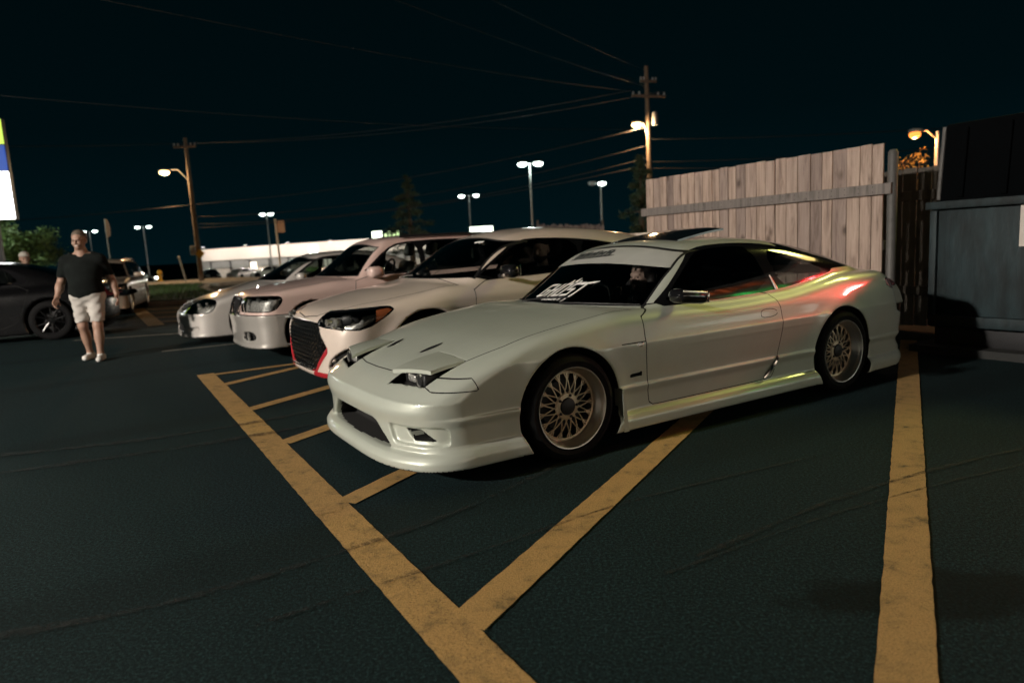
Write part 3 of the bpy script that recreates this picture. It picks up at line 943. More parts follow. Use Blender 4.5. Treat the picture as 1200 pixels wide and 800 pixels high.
# --- white hatchback with the honeycomb grille
GR = poly2([(0, .618), (.42, .618), (.50, .56), (.615, .42), (.35, .195), (0, .192), (-.2, .3), (-.2, .5)])
FOG = poly2([(.60, .24), (.66, .33), (.86, .44), (.88, .40), (.80, .27), (.66, .22)], 1)
def hatch_extra(b, x, ay, z, y):
    g = smax(GR(ay, z), x+.55, .02)
    b = np.where(x < -.4, smax(b, -smax(g, -(b+.045), .01), .012), b)
    q = smax(FOG(ay, z), x+.5, .02)
    b = np.where(x < -.4, smax(b, -smax(q, -(b+.04), .01), .012), b)
    # roof spoiler
    s = smax(smax(np.abs(z-1.235-.10*(3.0-x))-.022, np.abs(x-3.12)-.16, .03), ay-.60, .05)
    b = smin(b, s, .05)
    # muscle line over the wheel arches
    return b
S2 = dict(hw=.905, wb=2.65, wz=.325, ar=.365, zb=.14, x0=-1.0, x1=3.5, well=.56,
    W=[(.12, .83), (.16, .875), (.30, .895), (.36, .880), (.55, .895), (.68, .905), (.74, .900), (.82, .870), (.90, .825), (1.0, .77)],
    WX=[(-1, -.01), (0, 0), (2.7, 0), (3.4, -.05)],
    fp=.22, fe=3.4, kf=.13, fs=.9, flare=.02, flare_r=.03,
    FC=[(.10, -.80), (.13, -.86), (.16, -.885), (.20, -.89), (.42, -.895), (.60, -.880), (.66, -.86), (.72, -.80), (.80, -.5), (1.0, .3)],
    RE=[(.1, 3.25), (.2, 3.34), (.5, 3.38), (.8, 3.34), (1.0, 3.30), (1.2, 3.26)], rp=.12,
    T=[(-1.1, .52), (-.89, .64), (-.80, .700), (-.6, .768), (-.3, .830), (0, .876), (.28, .915), (.6, .92), (1.4, .93), (2.3, .965), (3.0, .99), (3.5, .97)], tc=.075, te=2.2, kt=.09,
    G=[(.7, .86), (.88, .79), (1.0, .745), (1.2, .655), (1.3, .60), (1.4, .5)], GX=[(-1, -.05), (.6, 0), (2.0, 0), (2.9, -.06), (3.4, -.14)],
    ws=((.24, .925), (.95, 1.305)), wcurve=.25,
    R=[(.5, 1.2), (.9, 1.295), (1.2, 1.352), (1.6, 1.378), (2.0, 1.366), (2.5, 1.315), (2.9, 1.255), (3.2, 1.20), (3.5, 1.13)], rc=.05, kr=.12, ks=.03,
    rw=((3.30, .95), (2.98, 1.25)), extra=hatch_extra)
def build_hatch():
    root = empty('hatchback', bay(.29, 2.53), CAR_ANGLE, label='white hatchback with black honeycomb grille and red lower trim, two people inside', cat='car', group='white cars parked side by side')
    S = S2
    sk, f = car_skin(S, .017, 1.5)
    base = car_field({a: b for a, b in S.items() if a != 'extra'})
    P = MT['peach']
    lamp = poly2([(-.885, .632), (-.80, .588), (-.57, .572), (-.31, .715), (-.345, .742), (-.58, .722), (-.82, .690)], 1)
    amber = poly2([(-.48, .62), (-.44, .64), (-.335, .712), (-.35, .73), (-.46, .72)], 0)
    headlamp = P2(lamp, 'xz', lambda V, N: .42-np.abs(V[:, 1]))
    def gin(V, N):
        return np.maximum(np.maximum(GR(np.abs(V[:, 1]), V[:, 2]), V[:, 0]+.5), base(V[:, 0], V[:, 1], V[:, 2])+.006)
    def fin(V, N):
        return np.maximum(np.maximum(FOG(np.abs(V[:, 1]), V[:, 2]), V[:, 0]+.4), base(V[:, 0], V[:, 1], V[:, 2])+.005)
    def redlip(V, N):
        ay = np.abs(V[:, 1]); z = V[:, 2]
        a = np.maximum(np.abs(z-.168)-.027, np.maximum(.36-ay, V[:, 0]-(-.2)))
        # up along the lower edge of the grille
        t = np.clip((ay-.35)/.265, 0, 1)
        e = np.maximum(np.abs((z-(.195+t*.225))*.76-(ay-(.35+t*.265))*.65+.022)-.022, np.maximum(.325-ay, ay-.63)); e = np.maximum(e, np.maximum(.15-z, z-.44))
        return np.maximum(np.minimum(a, e), V[:, 0]+.2)
    k = dict(paint=P, glass=MT['glass'], edge=(.77, .42), wtop=1.282,
        windows=[([(.56, .905), (1.4, .925), (1.79, .94), (1.80, 1.215), (1.5, 1.245), (1.26, 1.24), (1.06, 1.195), (.80, 1.06)], MT['glass']),
                 ([(1.86, .95), (2.3, .985), (2.55, 1.04), (2.4, 1.13), (2.1, 1.185), (1.86, 1.21)], MT['glass_dark'])],
        dlo=[(.48, .885), (1.4, .905), (2.3, .955), (2.72, 1.03), (2.45, 1.14), (2.1, 1.205), (1.73, 1.245), (1.26, 1.262), (1.04, 1.215), (.76, 1.06)],
        rearglass=(3.0, None, 1.02),
        doors=[[(.50, .88), (.47, .60), (.49, .25), (1.80, .25), (1.86, .55), (1.84, .94), (1.2, .92)]],
        hood=[(-.83, 0), (-.80, .30), (-.66, .53), (-.30, .70), (.0, .74), (.38, .76), (.33, .5), (.25, 0), (.25, -.2), (-.83, -.2)], hoodz=.62,
        first=[dict(name='grille_well', f=gin, mat=MT['well']), dict(name='fog_lamp_well', f=fin, mat=MT['well'], split='y'),
               dict(name='amber_marker', f=P2(amber, 'xz', lambda V, N: .5-np.abs(V[:, 1])), mat=MT['amber'], split='y'),
               dict(name='headlight', f=headlamp, mat=MT['lens'], split='y', backing=(MT['lampback'], -.055)),
               dict(name='headlight_surround', f=lambda V, N: headlamp(V, N)-.012, mat=MT['gloss_black'], split='y'),
               dict(name='red_lip', f=redlip, mat=MT['red'], shift=.002, split='y')])
    parts_from(sk, generic_regions(S, k), 'body_shell', P, root)
    # honeycomb mesh in the grille opening
    g = MB(); s = .043
    for i in range(-26, 27):
        for j in range(-2, 18):
            y = i*s*.83; z = .19+j*s*.866*2*.55+(s*.866*.55 if i % 2 else 0)
            if GR(np.array([abs(y)]), np.array([z]))[0] > -.004: continue
            x = float(hit_x(base, y, z, -1.0, -.3))+.022
            ring = [(x, y+math.cos(a)*s*.55, z+math.sin(a)*s*.50) for a in [PI*q/3 for q in range(7)]]
            g.tube(ring, .0050, 5, cap=False)
    for i in range(-14, 15):
        for j in range(0, 12):
            y = i*.040+.02*(j % 2); z = .205+j*.036
            if GR(np.array([abs(y)]), np.array([z]))[0] > -.012: continue
            g.ball((float(hit_x(base, y, z, -1.0, -.3))+.012, y, z), .0085, 1)  # chrome balls added to catch lamp glints as grille sparkle
    g.build('grille_mesh', MT['grille'], root)
    g = MB(); pts = []
    for t in np.linspace(-.34, .34, 15): pts.append((float(hit_x(base, t, .205, -1.1, -.3))-.002, t, .203))
    g.tube(pts, .011, 8); g.build('grille_sill', MT['chrome'], root)
    for sy in (-1, 1):
        h = empty('headlight_unit', (0, 0, 0), 0, root)
        bowl = MB(); 
        for x, y, z, r in ((-.74, .70, .632, .040), (-.64, .765, .635, .038), (-.80, .63, .635, .030)):
            MB().lathe([(r, -.02), (r*.9, .01), (r*.5, .035), (.001, .04)], axis='X', n=18, c=(x, sy*y, z)).build('reflector_bowl', MT['reflector'], h)
        rbox('lamp_back', (-.60, sy*.70, .645), (.16, .20, .09), MT['black'], h, .02, rz=sy*.6)
        rbox('light_bar', (-.76, sy*.73, .600), (.20, .012, .018), MT['reflector'], h, .004, rz=sy*-.9)
        rbox('fog_bar', (-.80, sy*.72, .32), (.03, .16, .018), MT['lip'], root, .005, rz=sy*.4)
    for x in (0, 2.65):
        make_wheel(root, x, -.895, .325, .325, .235, .225, 'dark'); make_wheel(root, x, .895, .325, .325, .235, .225, 'dark', -1)
    mirror_pod(root, .80, .985, .965, MT['gloss_black'], (.06, .11, .062))
    for sy in (-1, 1): rbox('mirror_highlight', (.735, sy*.99, .935), (.02, .16, .02), MT['peach'], root, .006, rz=sy*.5)  # pale stripe painted as the highlight on the black mirror shell
    make_cabin(root, S, ((1.45, -.38), (1.45, .38)), .30, wheel_y=-.38, dash=.62, zd=.93)
    rbox('windscreen_sticker', (hit_x(f, -.30, 1.245, .4, 1.4)-.006, -.34, 1.245), (.004, .17, .03), MT['white_vinyl'], root, .001, M=Matrix.Rotation(1.08, 4, 'Y'))
    g = MB(); pts = []
    for t in np.linspace(0, 1, 8):
        y = .55-.5*t; z = .935+.02*t-.03*(y/.7)**2; pts.append((float(hit_x(f, y, z, 0, 1.2))-.01, y, z))
    g.tube(pts, .007, 6); g.build('wiper', MT['lip'], root)
    return root, f
HATCH, HATCH_F = build_hatch()

# --- pinkish white estate car with roof rails
LAMP3 = poly2([(-.80, .60), (-.70, .595), (-.46, .595), (-.36, .70), (-.37, .755), (-.50, .765), (-.70, .75), (-.80, .74)], 1)
FOG3 = poly2([(.33, .25), (.35, .345), (.60, .36), (.68, .31), (.62, .255)], 1)
GR3 = poly2([(0, .735), (.26, .73), (.30, .68), (.22, .545), (0, .54), (-.1, .6)], 0)
def estate_extra(b, x, ay, z, y):
    q = smax(FOG3(ay, z), x+.4, .02)
    b = np.where(x < -.3, smax(b, -smax(q, -(b+.04), .01), .015), b)
    g = smax(GR3(ay, z), x+.5, .02)
    b = np.where(x < -.3, smax(b, -smax(g, -(b+.03), .01), .012), b)
    return b
S3 = dict(hw=.86, wb=2.65, wz=.325, ar=.36, zb=.16, x0=-.9, x1=3.7, well=.52,
    W=[(.14, .82), (.18, .848), (.30, .858), (.545, .862), (.56, .850), (.75, .850), (.85, .825), (.93, .785), (1.0, .74)],
    WX=[(-1, -.01), (0, 0), (2.7, 0), (3.5, -.04)], fp=.20, fe=3.2, kf=.12,
    FC=[(.12, -.72), (.17, -.755), (.22, -.745), (.40, -.75), (.545, -.765), (.56, -.735), (.72, -.72), (.78, -.66), (.86, -.40), (1.0, .3)],
    RE=[(.1, 3.4), (.25, 3.5), (.6, 3.5), (.9, 3.44), (1.3, 3.3)], rp=.1,
    T=[(-1, .62), (-.74, .735), (-.66, .790), (-.5, .830), (-.3, .858), (0, .890), (.36, .925), (.7, .93), (3.0, .95), (3.6, .93)], tc=.05, te=2.5, kt=.08,
    G=[(.75, .83), (.93, .765), (1.1, .70), (1.3, .61), (1.4, .55)], GX=[(-1, -.05), (.6, 0), (2.8, 0), (3.5, -.05)],
    ws=((.34, .925), (.90, 1.325)), wcurve=.24,
    R=[(.5, 1.25), (.85, 1.325), (1.1, 1.385), (1.5, 1.412), (2.0, 1.418), (2.6, 1.405), (3.2, 1.36), (3.5, 1.33)], rc=.035, kr=.10, ks=.03,
    rw=((3.48, .9), (3.18, 1.38)), extra=estate_extra)
def build_estate(where=None, ang=None, label='pinkish white estate car with silver lower bumper and black roof rails', P=None, low=None, group='white cars parked side by side', h=.020):
    root = empty('estate_car', where or bay(.02, 5.10), CAR_ANGLE if ang is None else ang, label=label, cat='car', group=group)
    S = S3; sk, f = car_skin(S, h, 1.5); P = P or MT['rose']
    base = car_field({a: b for a, b in S.items() if a != 'extra'})
    headlamp = P2(LAMP3, 'xz', lambda V, N: .32-np.abs(V[:, 1]))
    lower = lambda V, N: np.maximum(V[:, 2]-.552, .0*V[:, 0]-1+0*V[:, 1])
    k = dict(paint=P, edge=(.735, .36), wtop=1.305, glass=MT['glass_mid'],
        windows=[([(.68, .935), (1.45, .945), (1.45, 1.30), (1.22, 1.29), (1.05, 1.225)], MT['glass']),
                 ([(1.53, .945), (2.35, .955), (2.30, 1.30), (1.53, 1.315)], MT['glass']), ([(2.43, .96), (3.05, .98), (2.95, 1.24), (2.40, 1.295)], MT['glass_mid'])],
        dlo=[(.60, .915), (1.5, .922), (3.15, .955), (3.02, 1.26), (2.4, 1.318), (1.8, 1.337), (1.22, 1.315), (1.02, 1.24)],
        doors=[[(.56, .92), (.50, .70), (.50, .30), (1.45, .28), (1.50, .5), (1.50, .93)], [(1.51, .93), (1.51, .5), (1.46, .28), (2.2, .30), (2.35, .55), (2.42, .94)]],
        hood=[(-.74, 0), (-.70, .32), (-.55, .42), (-.36, .66), (.10, .72), (.46, .74), (.42, .45), (.35, 0), (.35, -.2), (-.74, -.2)], hoodz=.70,
        first=[dict(name='fog_lamp_well', f=lambda V, N: np.maximum(np.maximum(FOG3(np.abs(V[:, 1]), V[:, 2]), V[:, 0]+.3), base(V[:, 0], V[:, 1], V[:, 2])+.005), mat=MT['well'], split='y'),
               dict(name='grille_well', f=lambda V, N: np.maximum(np.maximum(GR3(np.abs(V[:, 1]), V[:, 2]), V[:, 0]+.4), base(V[:, 0], V[:, 1], V[:, 2])+.005), mat=MT['well']),
               dict(name='headlight', f=headlamp, mat=MT['lens'], split='y', backing=(MT['lampback'], -.055)),
               dict(name='headlight_surround', f=lambda V, N: headlamp(V, N)-.010, mat=MT['gloss_black'], split='y')],
        last=[dict(name='lower_bumper', f=lower, mat=low or MT['silver'], gap=.004, label='silver lower cladding')])
    parts_from(sk, generic_regions(S, k), 'body_shell', P, root)
    for sy in (-1, 1):
        h = empty('headlight_unit', (0, 0, 0), 0, root)
        for x, y, z, r in ((-.62, .42, .675, .060), (-.55, .58, .685, .066), (-.45, .70, .690, .05), (-.60, .50, .625, .028)):
            MB().lathe([(r, -.03), (r*.95, .0), (r*.6, .035), (.001, .045)], axis='X', n=20, c=(x, sy*y, z)).build('reflector_bowl', MT['reflector'], h)
            MB().ball((x-.005, sy*y, z), r*.5, 2).build('bulb_lens', MT['chrome'], h)
        MB().lathe([(.05, -.01), (.045, .01), (.001, .02)], axis='X', n=18, c=(-.70, sy*.50, .305)).build('fog_lamp', MT['reflector'], root)
        # roof rail
        g = MB(); pts = [(1.25, sy*.56, 1.385)]
        for t in np.linspace(1.33, 2.95, 12): pts.append((t, sy*.565, float(hit_z(f, t, .565))+.045))
        pts.append((3.05, sy*.55, float(hit_z(f, 3.05, .55))-.01)); g.tube(pts, .017, 8); g.build('roof_rail', MT['black'], root)
    g = MB(); 
    for t in np.linspace(-.26, .26, 9): g.tube([(float(hit_x(base, t, .56, -1, 0))+.015, t, .555), (float(hit_x(base, t, .72, -1, 0))+.015, t, .72)], .006, 6)
    g.build('grille_bars', MT['dark_metal'], root)
    g = MB(); pts = []
    for y, z in ((-.20, .54), (-.28, .66), (-.25, .735), (0, .742), (.25, .735), (.28, .66), (.20, .54), (-.20, .54)): pts.append((float(hit_x(base, y, z, -1, 0))-.002, y, z))
    g.tube(pts, .013, 8); g.build('grille_frame', MT['chrome'], root)
    # bumper-mounted whip marker
    MB().tube([(-.72, -.50, .56), (-.73, -.50, .80)], .005, 6).build('marker_pole', MT['chrome'], root)
    for x in (0, 2.65):
        make_wheel(root, x, -.845, .325, .325, .215, .215, 'plain'); make_wheel(root, x, .845, .325, .325, .215, .215, 'plain', -1)
    mirror_pod(root, .74, .955, .965, P, (.085, .105, .068))
    make_cabin(root, S, ((1.50, -.38), (1.50, .38)), .36, m=MT['leather_pale'], wheel_y=-.38, dash=.62, zd=.92)
    return root, f
ESTATE, ESTATE_F = build_estate()

# --- pale silver saloon at the end of the row
LAMP4 = poly2([(-.92, .475), (-.78, .465), (-.58, .47), (-.49, .62), (-.54, .65), (-.70, .635), (-.86, .585)], 1)
GR4 = poly2([(0, .585), (.30, .580), (.36, .54), (.28, .49), (0, .485), (-.1, .53)], 0)
SL4 = poly2([(0, .30), (.34, .295), (.40, .25), (.34, .20), (0, .195), (-.1, .25)], 0)
def saloon_extra(b, x, ay, z, y):
    g = smax(np.minimum(GR4(ay, z), SL4(ay, z)), x+.5, .02)
    b = np.where(x < -.4, smax(b, -smax(g, -(b+.03), .01), .012), b)
    q = smax(smax(np.abs(ay-.62)-.10, np.abs(z-.235-.1*(ay-.62))-.022, .02), x+.4, .02)
    return np.where(x < -.4, smax(b, -smax(q, -(b+.03), .01), .012), b)
S4 = dict(hw=.84, wb=2.60, wz=.31, ar=.35, zb=.11, x0=-1.1, x1=3.7, well=.52,
    W=[(.09, .80), (.13, .835), (.25, .84), (.55, .845), (.68, .835), (.80, .79), (.9, .73)], WX=[(-1, -.01), (0, 0), (2.6, 0), (3.5, -.05)],
    fp=.26, fe=2.8, kf=.14, FC=[(.09, -.93), (.12, -.96), (.16, -.95), (.35, -.95), (.45, -.955), (.48, -.93), (.56, -.88), (.62, -.78), (.70, -.5), (.9, .3)],
    RE=[(.1, 3.3), (.3, 3.42), (.6, 3.40), (.85, 3.34)], rp=.12,
    T=[(-1.2, .42), (-.95, .50), (-.85, .570), (-.6, .660), (-.3, .745), (0, .805), (.3, .855), (.6, .86), (2.4, .88), (2.9, .89), (3.3, .87), (3.6, .84)], tc=.06, te=2.4, kt=.09,
    G=[(.65, .81), (.85, .735), (1.0, .675), (1.15, .595), (1.25, .53)], GX=[(-1, -.05), (.6, 0), (2.2, 0), (2.9, -.06)],
    ws=((.28, .86), (.96, 1.205)), wcurve=.24, R=[(.5, 1.13), (.9, 1.195), (1.2, 1.245), (1.6, 1.262), (2.0, 1.245), (2.4, 1.16), (2.8, 1.0), (3.05, .88), (3.4, .7)], rc=.045, kr=.11, ks=.03, extra=saloon_extra)
def build_saloon(name='saloon_car', paintm=None, where=None, ang=None, label='low pale silver saloon at the far end of the row, nose onto the hatched area', group='white cars parked side by side', h=.022, interior=True, wheels='plain'):
    P = paintm or MT['sedan']
    root = empty(name, where or bay(-.18, 7.65), CAR_ANGLE if ang is None else ang, label=label, cat='car', group=group)
    S = S4; sk, f = car_skin(S, h, 1.4)
    base = car_field({a: b for a, b in S.items() if a != 'extra'})
    headlamp = P2(LAMP4, 'xz', lambda V, N: .36-np.abs(V[:, 1]))
    tail = P2(poly2([(3.14, .64), (3.18, .78), (3.6, .80), (3.6, .64)], 1), 'xz', lambda V, N: .40-np.abs(V[:, 1]))
    k = dict(paint=P, edge=(.715, .42), wtop=1.185, glass=MT['glass_mid'],
        windows=[([(.66, .875), (1.45, .885), (1.42, 1.17), (1.2, 1.165), (1.03, 1.12)], MT['glass_mid']), ([(1.52, .885), (2.25, .90), (2.05, 1.12), (1.75, 1.17), (1.50, 1.175)], MT['glass_mid'])],
        dlo=[(.58, .86), (1.5, .868), (2.42, .888), (2.15, 1.12), (1.8, 1.19), (1.4, 1.195), (1.15, 1.178), (.98, 1.12)],
        rearglass=(2.25, None, .93),
        doors=[[(.52, .86), (.46, .6), (.46, .24), (1.42, .22), (1.48, .45), (1.47, .88)], [(1.475, .88), (1.49, .45), (1.43, .22), (2.1, .24), (2.25, .5), (2.36, .88)]],
        hood=[(-.87, 0), (-.83, .3), (-.62, .52), (-.45, .64), (.0, .69), (.42, .71), (.36, .45), (.29, 0), (.29, -.2), (-.87, -.2)], hoodz=.55,
        first=[dict(name='grille_well', f=lambda V, N: np.maximum(np.maximum(np.minimum(GR4(np.abs(V[:, 1]), V[:, 2]), SL4(np.abs(V[:, 1]), V[:, 2])), V[:, 0]+.4), base(V[:, 0], V[:, 1], V[:, 2])+.005), mat=MT['well']),
               dict(name='headlight', f=headlamp, mat=MT['lens'], split='y', backing=(MT['lampback'], -.055)), dict(name='headlight_surround', f=lambda V, N: headlamp(V, N)-.010, mat=MT['gloss_black'], split='y'),
               dict(name='tail_lamp', f=tail, mat=MT['redlens'], gap=.004, split='y')])
    parts_from(sk, generic_regions(S, k), 'body_shell', P, root)
    for sy in (-1, 1):
        hh = empty('headlight_unit', (0, 0, 0), 0, root)
        for x, y, z, r in ((-.70, .60, .555, .05), (-.60, .70, .565, .045)):
            MB().lathe([(r, -.03), (r*.95, .0), (r*.6, .03), (.001, .04)], axis='X', n=18, c=(x, sy*y, z)).build('reflector_bowl', MT['reflector'], hh)
    for x in (0, 2.6):
        make_wheel(root, x, -.835, .31, .31, .215, .21, wheels); make_wheel(root, x, .835, .31, .31, .215, .21, wheels, -1)
    mirror_pod(root, .72, .90, .90, P, (.065, .09, .055))
    if interior: make_cabin(root, S, ((1.40, -.36), (1.40, .36)), .22, wheel_y=-.36, dash=.60, zd=.83)
    return root, f
SALOON, SALOON_F = build_saloon()
# ------------------------------------------------------------------ people
MT['skin'] = mat('skin', (.36, .22, .16), .5, var=.10, vscale=14, bump=.1, bscale=200)
MT['skin_pale'] = mat('pale_skin', (.56, .40, .33), .5, var=.08, vscale=14)
MT['shirt'] = mat('dark_shirt_cloth', (.0055, .0078, .0072), .95, var=.3, vscale=9, bump=.25, bscale=220, spec=.2)
MT['shorts'] = mat('light_shorts_cloth', (.52, .49, .45), .85, var=.12, vscale=10, bump=.3, bscale=200)
MT['shoe'] = mat('white_shoe', (.72, .70, .66), .6, bump=.2, bscale=90)
MT['hair_dark'] = mat('dark_hair', (.015, .011, .009), .6, bump=.6, bscale=120, stretch=(1, 1, .25))
MT['hair_fair'] = mat('fair_hair', (.12, .095, .07), .6, bump=.6, bscale=120, stretch=(1, 1, .25))
MT['jacket'] = mat('black_jacket', (.010, .011, .013), .8, bump=.3, bscale=90)
MT['cap'] = mat('pale_cap_cloth', (.40, .37, .33), .85, bump=.2, bscale=150)
MT['eye'] = mat('eye', (.12, .09, .075), .3)

def V3(p): return np.array(p, float)
class Fig:
    """a posed figure as a smooth union of tapered limbs; f gives its signed distance"""
    def __init__(s): s.it = []
    def cap(s, a, b, ra, rb, k=.03, tag=''): s.it.append(('c', V3(a), V3(b), ra, rb, k, tag)); return s
    def ell(s, c, r, R=None, k=.03, tag='', sub=False): s.it.append(('s' if sub else 'e', V3(c), V3(r), R, None, k, tag)); return s
    def field(s, tags=None, grow=0.):
        its = [i for i in s.it if tags is None or i[6] in tags]
        def f(x, y, z):
            P = np.stack([x, y, z], -1); d = None
            for t, a, b, ra, rb, k, _ in its:
                if t == 'c':
                    ab = b-a; h = np.clip(((P-a)@ab)/max(ab@ab, 1e-9), 0, 1)
                    v = np.linalg.norm(P-a-h[:, None]*ab, axis=1)-(ra+(rb-ra)*h)
                else:
                    q = P-a
                    if ra is not None: q = q@ra
                    n = np.linalg.norm(q/b, axis=1); n2 = np.linalg.norm(q/(b*b), axis=1)
                    v = n*(n-1)/np.maximum(n2, 1e-9)
                if t == 's': d = smax(d, -v, k)
                else: d = v if d is None else smin(d, v, k)
            return d-grow
        return f

def head_on(F, base, yaw=0., pitch=0., s=1., beard=False):
    """head whose neck starts at base; yaw 0 looks along +x"""
    cy, sy, cp, sp = math.cos(yaw), math.sin(yaw), math.cos(pitch), math.sin(pitch)
    fx = np.array([cy*cp, sy*cp, -sp]); ly = np.array([-sy, cy, 0.]); uz = np.cross(fx, ly)
    R = np.stack([fx, ly, uz], 1)
    c = V3(base)+np.array([0, 0, .155*s])+fx*.015*s
    def at(x, y, z): return c+R@(np.array([x, y, z])*s)
    T = 'head'
    F.ell(at(-.012, 0, .028), V3((.098, .077, .098))*s, R, .02, T)
    F.ell(at(.022, 0, -.045), V3((.070, .060, .072))*s, R, .03, T)
    F.ell(at(.062, 0, -.092), V3((.024, .026, .020))*s, R, .025, T)
    F.cap(at(.080, -.030, .022), at(.080, .030, .022), .013*s, .013*s, .02, T)
    F.ell(at(.066, .034, -.03), V3((.026, .024, .026))*s, R, .025, T)
    F.ell(at(.066, -.034, -.03), V3((.026, .024, .026))*s, R, .025, T)
    F.ell(at(.098, .032, .000), V3((.014, .016, .010))*s, R, .012, T, sub=True)
    F.ell(at(.098, -.032, .000), V3((.014, .016, .010))*s, R, .012, T, sub=True)
    F.cap(at(.088, 0, .012), at(.106, 0, -.034), .008*s, .013*s, .010, T)
    F.ell(at(.094, .010, -.040), V3((.012, .010, .008))*s, R, .008, T)
    F.ell(at(.094, -.010, -.040), V3((.012, .010, .008))*s, R, .008, T)
    F.cap(at(.086, -.018, -.066), at(.086, .018, -.066), .008*s, .008*s, .008, T)
    F.ell(at(.099, 0, -.0655), V3((.010, .022, .0025))*s, R, .004, T, sub=True)
    for e in (-1, 1):
        F.ell(at(-.012, e*.078, -.008), V3((.020, .010, .032))*s, R, .008, T)
    return at, R, c

def hand_on(F, wrist, d, palmn, s=1., curl=.5, T='hand', spread=.12):
    """palm, four unequal bent fingers and a thumb leaving the side of the palm"""
    d = V3(d)/np.linalg.norm(d); n = V3(palmn); n = n-d*(n@d); n /= np.linalg.norm(n); w = np.cross(d, n)
    W = V3(wrist)
    for k in (-1, -.33, .33, 1):
        F.cap(W+d*.012*s+w*k*.020*s, W+d*.085*s+w*k*.032*s, .015*s, .0125*s, .012, T)
    for k, L in ((-1, .070), (-.33, .084), (.33, .080), (1, .062)):
        p = W+d*.088*s+w*k*.032*s; a = 0.
        for j, fr in enumerate((.44, .32, .24)):
            a += curl*(.5, .9, .7)[j]
            dd = d*math.cos(a)+n*math.sin(a)+w*k*spread*(1-j*.3)
            dd /= np.linalg.norm(dd); q = p+dd*L*s*fr
            F.cap(p, q, .0095*s*(1-.08*j), .0088*s*(1-.1*j), .004, T); p = q
    p = W+d*.025*s-w*.030*s
    q = p+(d*.55-w*.62+n*.35)*.042*s; r = q+(d*.85-w*.15+n*.5)*.032*s
    F.cap(p, q, .014*s, .0115*s, .010, T); F.cap(q, r, .011*s, .0092*s, .004, T)

def fig_mesh(F, tags, grow, lo, hi, h, name, m, parent, clip=None, noise=0.):
    f0 = F.field(tags, grow)
    if noise:
        def f1(x, y, z): return f0(x, y, z)+noise*(np.sin(x*41+z*23)*np.sin(y*37-z*29+1)+.6*np.sin(z*61+x*30+y*17))
    else: f1 = f0
    f = (lambda x, y, z: smax(f1(x, y, z), clip(x, y, z), .006)) if clip else f1
    V, Q = surfnet(f, lo, hi, h, blk=12, safe=2.2)
    if not len(Q): return None
    V, N = relax(f, V, h, 2)
    a, b, c = V[Q[:, 0]], V[Q[:, 1]], V[Q[:, 2]]
    if (np.cross(b-a, c-a)*N[Q[:, 0]]).sum() < 0: Q = Q[:, ::-1]
    return add_mesh(name, V, Q, m, parent, normals=N)

def eyes_on(at, parent, s=1.):
    for e in (-1, 1):
        MB().ball(at(.079, e*.031, .001), .010*s, 2).build('eye', MT['eye'], parent)

